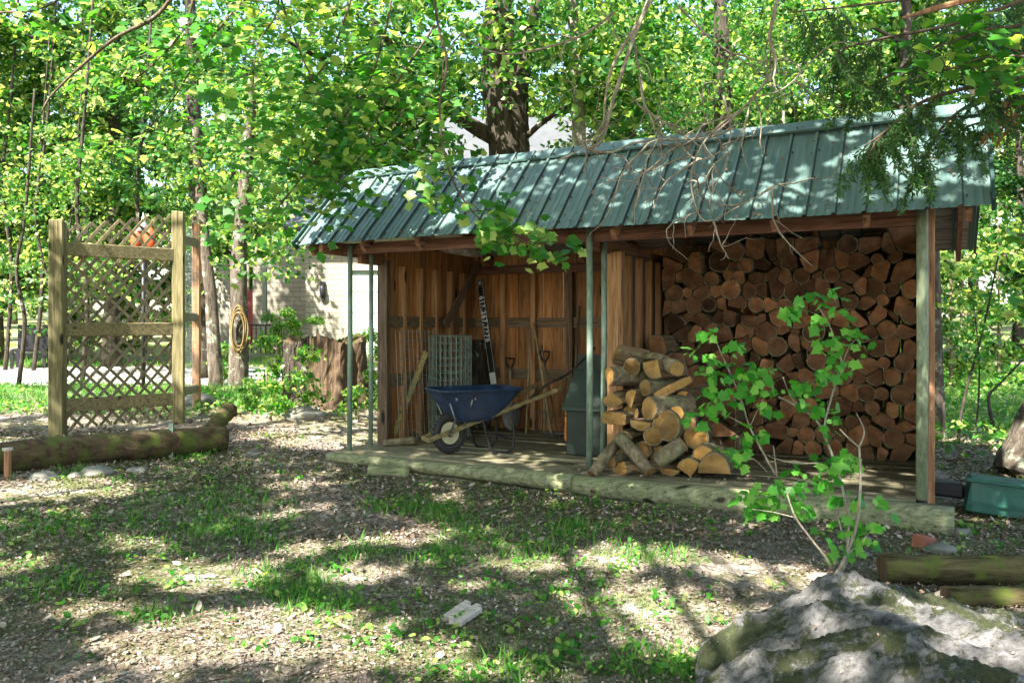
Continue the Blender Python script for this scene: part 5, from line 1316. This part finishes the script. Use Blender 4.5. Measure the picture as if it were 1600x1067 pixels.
# bare, dead-twigged limbs in the middle and right
def deadtangle(root, pathsrc, seed, nsub=5):
    rs = np.random.RandomState(seed); o0 = Vector(root.location); m = MB()
    for pts, r0, r1, nb in pathsrc:
        pp = spline([PX(*p)-o0 for p in pts], 6); m.tube(pp, lerpr(r0, r1, len(pp)), 6, jit=.08)
        for k in range(nb):
            i = int(rs.uniform(.25,.98)*(len(pp)-1)); q = pp[i]; tdir = (pp[min(i+1,len(pp)-1)]-pp[max(i-1,0)]).normalized()
            d_ = (tdir*.7+Vector(rs.normal(0,.7,3))).normalized(); L_ = rs.uniform(.2,.6); sub = limb_path(q, d_, L_, rs, 6, .22, -.15)
            m.tube(sub, lerpr(.0065,.002,7), 4, cap=False)
            for _ in range(nsub):
                j = rs.randint(1,7); s2_ = limb_path(sub[j], (d_+Vector(rs.normal(0,.8,3))).normalized(), rs.uniform(.08,.28), rs, 4, .3, -.1); m.tube(s2_, lerpr(.0035,.0014,5), 3, cap=False)
    m.build('bare_branch', M['deadtwig'], root, smooth=True)
deadtangle(B_, [([(1030,-80,5.6),(1010,10,5.5),(955,110,5.4),(942,205,5.3)], .020,.006,3),
  ([(1016,0,5.4),(990,60,5.35),(960,150,5.3),(940,220,5.3),(915,232,5.3),(955,238,5.3),(1000,222,5.3),(1100,216,5.3),(1150,200,5.25)], .014,.006,9),
  ([(1225,-40,4.7),(1210,20,4.6),(1203,60,4.6),(1212,100,4.6),(1195,130,4.6),(1160,170,4.6),(1110,215,4.6)], .014,.005,7),
  ([(1160,170,4.6),(1120,200,4.6),(1090,240,4.6),(1080,290,4.6),(1100,345,4.6),(1150,325,4.6),(1215,290,4.6)], .007,.003,8),
  ([(1000,120,5),(1010,170,5),(1050,200,5),(1100,235,5),(1120,270,5)], .009,.004,9),
  ([(960,20,5.6),(900,60,5.6),(800,85,5.6),(740,70,5.6),(720,50,5.6)], .010,.005,3),
  ([(1190,150,4.6),(1230,135,4.6),(1300,70,4.6),(1370,75,4.6)], .006,.003,4),
  ([(1060,10,5),(1110,60,5),(1160,95,5),(1210,130,5)], .007,.003,5),
  ([(1130,150,4.7),(1140,220,4.7),(1090,250,4.7),(1050,215,4.7),(1010,225,4.7)], .006,.003,10)], 12, 4)
# cedar sprays drooping at the right
cedar = empty('cedar_tree', (6.2, 4.2, gzf(6.2,4.2)), 0, 'cedar whose drooping fronds hang over the right end of the shed roof', 'tree')
MB().tube([Vector((0,0,-.1)), Vector((0,.05,3)), Vector((.05,0,7))], [.17,.13,.06], 10, jit=.05).build('trunk', M['bark'], cedar, smooth=True)
def cedar_fronds(root, limbs, seed, mat='cedar', name='fronds'):
    rs = np.random.RandomState(seed); o0 = Vector(root.location); m = MB(); C = []; T = []; Sz = []
    for pts, r0, nf, flen in limbs:
        pp = spline([PX(*p)-o0 for p in pts], 6); m.tube(pp, lerpr(r0, .004, len(pp)), 5, jit=.1)
        for k in range(nf):
            q = pp[int(rs.uniform(.1,1)*(len(pp)-1))]; a = rs.uniform(0, 6.28); d_ = Vector((math.cos(a)*.55, math.sin(a)*.55, -.55)).normalized()
            fl = limb_path(q, d_, flen*rs.uniform(.6,1.2), rs, 7, .10, -.5); m.tube(fl, lerpr(.003,.001,8), 3, cap=False)
            for j in range(1, 8):
                for side in (-1, 1, -1, 1):
                    f = fl[j]; td = (fl[j]-fl[j-1]).normalized(); sd = td.orthogonal(); sd.rotate(Matrix.Rotation(rs.uniform(-.7,.7)+(math.pi if side > 0 else 0), 3, td))
                    bd = (td*.9+sd*.7+Vector((0,0,-.25))).normalized(); ln = .075*(1-.07*j)*rs.uniform(.6,1.3)
                    for s in range(4):
                        c_ = f+bd*(ln*s/4)+td*rs.uniform(-.02,.02); dd = (bd+Vector(rs.normal(0,.45,3))).normalized(); C.append(list(c_)); T.append(list(dd)); Sz.append(rs.uniform(.018,.034))
    m.build('branch', M['twig'], root, smooth=True)
    link_mesh(name, leafmesh(name, np.array(C), np.array(Sz)*1.25, M[mat], FROND, bias=(0,-1,.3), spread=.7, tang=np.array(T), droop=.1, fold=0), root)
    m_ = root.children[-1].data
BL = [([(1750,60,4.4),(1600,120,4.4),(1500,140,4.3),(1430,165,4.3),(1390,200,4.3),(1350,230,4.3)], .016, 28, .28),
      ([(1740,-60,4.4),(1600,0,4.4),(1480,40,4.3),(1380,60,4.3),(1300,80,4.3)], .016, 28, .30),
      ([(1600,130,4.4),(1540,150,4.4),(1480,190,4.4),(1450,240,4.4),(1440,270,4.4)], .010, 22, .22),
      ([(1500,50,4.5),(1420,100,4.5),(1370,130,4.5),(1330,150,4.5)], .01, 18, .28),
      ([(1400,190,4.3),(1370,220,4.3),(1355,250,4.3)], .006, 12, .2),
      ([(1640,-40,4.8),(1480,-10,4.8),(1330,10,4.8),(1230,20,4.8)], .014, 20, .3),
      ([(1700,150,4.6),(1600,180,4.6),(1520,195,4.6),(1490,215,4.6)], .01, 16, .22)]
cedar_fronds(cedar, BL, 3)
cedar_fronds(cedar, [([(1650,130,4.5),(1590,140,4.5),(1575,170,4.5)], .006, 7, .2)], 4, 'dry', 'dry_fronds')
bough(B_, 'leafy_bough', [([(1800,20,4.0),(1600,40,3.9),(1530,50,3.9),(1480,70,3.9)], .012,.004,True), ([(1750,110,4.0),(1620,90,3.9),(1540,90,3.9),(1480,110,3.9)], .010,.003,True), ([(1700,180,4.3),(1600,150,4.2),(1570,110,4.2)], .010,.003,True)], lsize=.085, per=4, rad=.11, dens=.9, lmat='lf_bright')
bough(B_, 'leafy_twig', [([(1760,380,3.4),(1640,370,3.4),(1590,368,3.4)], .006,.003,True), ([(1720,440,3.5),(1630,470,3.4),(1598,480,3.4)], .006,.003,True)], lsize=.085, per=3, rad=.04, dens=.5, lmat='lf_bright')
m = MB(); o0 = Vector(B_.location); m.tube([PX(1700,-40,3.6)-o0, PX(1520,-2,3.6)-o0, PX(1460,14,3.6)-o0, PX(1410,28,3.6)-o0], [.02,.016,.013,.004], 8, jit=.1); m.build('broken_branch', M['redpost'], B_)

# ================================================================== GROUND COVER
def gscatter(n, x0, x1, y0, y1, rs, fn=None):
    x = rs.uniform(x0, x1, n); y = rs.uniform(y0, y1, n)
    if fn is not None: k = fn(x, y); x, y = x[k], y[k]
    return x, y
def inshed(x, y, mgn=0):
    a, b = x-X0, y-Y0; u = a*CT+b*ST; v = -a*ST+b*CT; return (u > -.12-mgn) & (u < 5.0+mgn) & (v > -.30-mgn) & (v < 2.3)
rs = np.random.RandomState(9)
def frust(x, y): return (np.abs(x) < .66*y+.3) & ~inshed(x, y)
parts = []
for n, y0, y1, s in ((42000, 2.6, 5.2, .0155), (34000, 5.0, 9.5, .028), (9000, 9.3, 14.2, .05)):
    x, y = gscatter(n*3, -.7*y1, .7*y1, y0, y1, rs, frust); x, y = x[:n], y[:n]; sun_patch = np.zeros(len(x), bool)
    for (px_, py_, rx_, ry_) in ((315,890,90,18),(550,892,55,18),(960,872,60,16),(800,878,50,12),(1010,945,110,26),(1130,880,90,13),(1200,905,80,16),(90,768,120,12),(520,690,80,12)):  # litter cleared from the sun patches to make them paler
        q_ = GP(px_, py_, .02); ax_ = rx_*q_.y/F; ay_ = ry_*q_.y**2/(F*CAMZ); sun_patch |= (((x-q_.x)/ax_)**2+((y-q_.y)/ay_)**2 < 1.1+.6*np.sin(x*9+y*7)) & (rs.rand(len(x)) < .93)
    x, y = x[~sun_patch], y[~sun_patch]; parts.append(np.stack([x, y, gz(x,y)+.004+rs.uniform(0,.012,len(x)), s*rs.uniform(.4,1.5,len(x))**1.0], 1))
A = np.concatenate(parts)
tag(link_mesh('leaf_litter', leafmesh('leaf_litter', A[:,:3], A[:,3], M['litter'], LEAF6, bias=(0,0,1), spread=.38, rs=rs, droop=.0, fold=.3, bend=-.15)), kind='stuff')
x, y = gscatter(150000, -6, 6, 2.8, 9.2, rs, frust); nz = np.sin(x*1.9+1)+np.sin(y*2.3+x)+.8*np.sin(x*5+y*3)+rs.normal(0,.6,len(x)); k = (nz > .15) & ~((x > .8) & (y < 3.6)); x, y = x[k][:52000], y[k][:52000]
tag(link_mesh('moss_cover', leafmesh('moss_cover', np.stack([x,y,gz(x,y)+rs.uniform(.002,.016,len(x))],1), .0035*y*rs.uniform(.6,1.3,len(x)), leafmat('moss_green', (.03,.035,.010), (.08,.095,.022), (.17,.18,.06), .15, .9), LEAF4, bias=(0,0,1), spread=.5, rs=rs)), kind='stuff')
# a few larger pale dead leaves
x, y = gscatter(700, -6, 6, 2.8, 9.5, rs, frust); sel = rs.rand(len(x)) < .6; x, y = x[sel], y[sel]
tag(link_mesh('dead_leaves', leafmesh('dead_leaves', np.stack([x,y,gz(x,y)+.012],1), rs.uniform(.04,.085,len(x)), plain('pale_dead_leaf', (.33,.28,.23), .8, ns=20, c2=(.22,.18,.13), bmp=0), LEAF6, bias=(0,0,1), spread=.3, rs=rs, droop=0, fold=.25, bend=-.2)), kind='stuff')
# twigs
m = MB()
for _ in range(1000):
    yv = rs.uniform(2.9, 10); xv = rs.uniform(-.64,.64)*yv
    if inshed(xv, yv): continue
    a = rs.uniform(0,6.28); L = rs.uniform(.04,.22); z = gzf(xv,yv)+.012; m.tube([(xv,yv,z),(xv+L*.5*math.cos(a),yv+L*.5*math.sin(a),z+.012),(xv+L*math.cos(a+.3),yv+L*math.sin(a+.3),z+.004)], [.003,.0026,.0015], 4, cap=False)
tag(m.build('fallen_twigs', M['twig']), kind='stuff')
# pebbles
m = MB(); ico = [(0,0,1),(.9,0,.4),(.28,.85,.4),(-.72,.53,.4),(-.72,-.53,.4),(.28,-.85,.4),(0,0,-.3)]; ifc = [(0,1,2),(0,2,3),(0,3,4),(0,4,5),(0,5,1),(6,2,1),(6,3,2),(6,4,3),(6,5,4),(6,1,5)]
for _ in range(2600):
    yv = rs.uniform(2.7, 9); xv = rs.uniform(-.64,.64)*yv
    if inshed(xv, yv): continue
    s = rs.uniform(.004,.013)*(1+yv*.1); z = gzf(xv,yv)+s*.3; q = rs.uniform(.6,1.4,3); m.add([(xv+a*s*q[0]+rs.uniform(-.2,.2)*s, yv+b*s*q[1], z+c*s*q[2]*.6) for a,b,c in ico], ifc)
tag(m.build('gravel', M['rock'], smooth=False), kind='stuff')
# grass
def tufts(n, fn, hb, seed, per=14, name='grass', rad=.06, mat='grass', wid=None):
    rs = np.random.RandomState(seed); pts = fn(n, rs); idx = np.repeat(np.arange(len(pts)), per)
    C = pts[idx]+rs.normal(0, rad, (len(idx),2)); z = gz(C[:,0], C[:,1])-.003; k = ~inshed(C[:,0], C[:,1]); C, z, idx = C[k], z[k], idx[k]
    T = np.stack([rs.normal(0,.42,len(C)), rs.normal(0,.42,len(C)), np.ones(len(C))], 1)
    h = hb*rs.uniform(.5,1.4,len(pts))[idx]*rs.uniform(.6,1.2,len(C))
    nb = rs.normal(0,1,(len(C),3)); nb[:,2] = 0
    P2 = (np.array([[0,.035],[.5,.032],[1,0],[.5,-.032],[0,-.035]]), [(0,1,3,4),(1,2,3)])
    me = leafmesh(name, np.column_stack([C, z]), h, M[mat], P2, bias=(0,-1,0), spread=.8, tang=T, droop=-.0, fold=0, bend=.25, rs=rs)
    return tag(link_mesh(name, me), kind='stuff')
green = [(350,830,70,20),(360,810,60,14),(440,890,60,22),(470,910,35,14),(520,935,40,12),(700,865,45,16),(740,830,40,14),(690,800,25,8),(830,855,50,14),(1010,870,40,10),(240,965,40,8),(100,820,90,14),(560,860,40,9),(790,1040,60,18),(1060,1040,50,10),(1500,1000,60,20),(330,780,90,10),(640,790,60,8),(900,830,50,7),(115,745,20,4),(300,720,20,4),(80,915,50,10)]
gw = [(GP(x,y,.02), rx*GP(x,y,.02).y/F, ry*GP(x,y,.02).y**2/(F*CAMZ)) for x,y,rx,ry in green]
def fclump(n, rs):
    o = []
    wts = np.array([g[1]*g[2] for g in gw])**.6; wts /= wts.sum()
    for i in rs.choice(len(gw), n, p=wts): g = gw[i]; o.append((g[0].x+rs.normal(0,.75)*g[1], g[0].y+rs.normal(0,.85)*g[2]))
    return np.array(o)
def fwide(n, rs):
    y = rs.uniform(2.9, 9, n*3); x = rs.uniform(-.64,.64,n*3)*y; nz = np.sin(x*1.9+1)+np.sin(y*2.3+x)+rs.normal(0,.8,n*3); k = (nz > .2) & ~((x > .8) & (y < 3.6)); return np.stack([x[k], y[k]], 1)[:n]
tufts(750, fclump, .07, 31, 9, 'grass_tufts', .05)
tufts(5200, fwide, .028, 32, 8, 'short_grass', .07)
def ffar(n, rs):
    y = rs.uniform(9.6, 19, n*2); x = rs.uniform(-.66,.66,n*2)*y; k = ~((y > 14) & (y < 17.8) & (x < -1)) & ((x > 3.5) | (x < -1.5)) & ((y > 11.6) | (x > 3)); return np.stack([x[k], y[k]], 1)[:n]
tufts(3600, ffar, .14, 33, 10, 'verge_grass', .16)
# small broad-leaved weeds
wd = np.array([list(q) for q in fwide(700, np.random.RandomState(4))]); wd2 = fclump(260, np.random.RandomState(6)); wd = np.concatenate([wd, wd2]); idx = np.repeat(np.arange(len(wd)), 7)
rs = np.random.RandomState(14); C = wd[idx]+rs.normal(0,.022,(len(idx),2)); k = ~inshed(C[:,0],C[:,1]); C = C[k]
tag(link_mesh('small_weeds', leafmesh('small_weeds', np.column_stack([C, gz(C[:,0],C[:,1])+rs.uniform(.01,.05,len(C))]), rs.uniform(.018,.045,len(C)), M['lf_bright'], LEAF6, bias=(0,-.2,1), spread=.4, rs=rs)), kind='stuff')
# low leafy ground cover on the right beyond the shed
x, y = gscatter(9000, 3.6, 13, 8, 17, rs, lambda x, y: (x < .68*y) & ~inshed(x, y, .3)); z = gz(x, y)+rs.uniform(.02,.28,len(x))
tag(link_mesh('ground_cover', leafmesh('ground_cover', np.stack([x,y,z],1), rs.uniform(.05,.12,len(x)), M['lf_bright'], LEAF4, bias=(0,-.2,1), spread=.5, rs=rs)), kind='stuff')
x, y = gscatter(9000, -13, -1.6, 10.5, 13.9, rs, lambda x, y: (x > -.68*y)); k = (np.sin(x*1.3)+np.sin(y*3+x) > -.2); x, y = x[k], y[k]
tag(link_mesh('verge_weeds', leafmesh('verge_weeds', np.stack([x,y,gz(x,y)+rs.uniform(.01,.12,len(x))],1), rs.uniform(.04,.09,len(x)), M['lf_bright'], LEAF4, bias=(0,-.2,1), spread=.5, rs=rs)), kind='stuff')
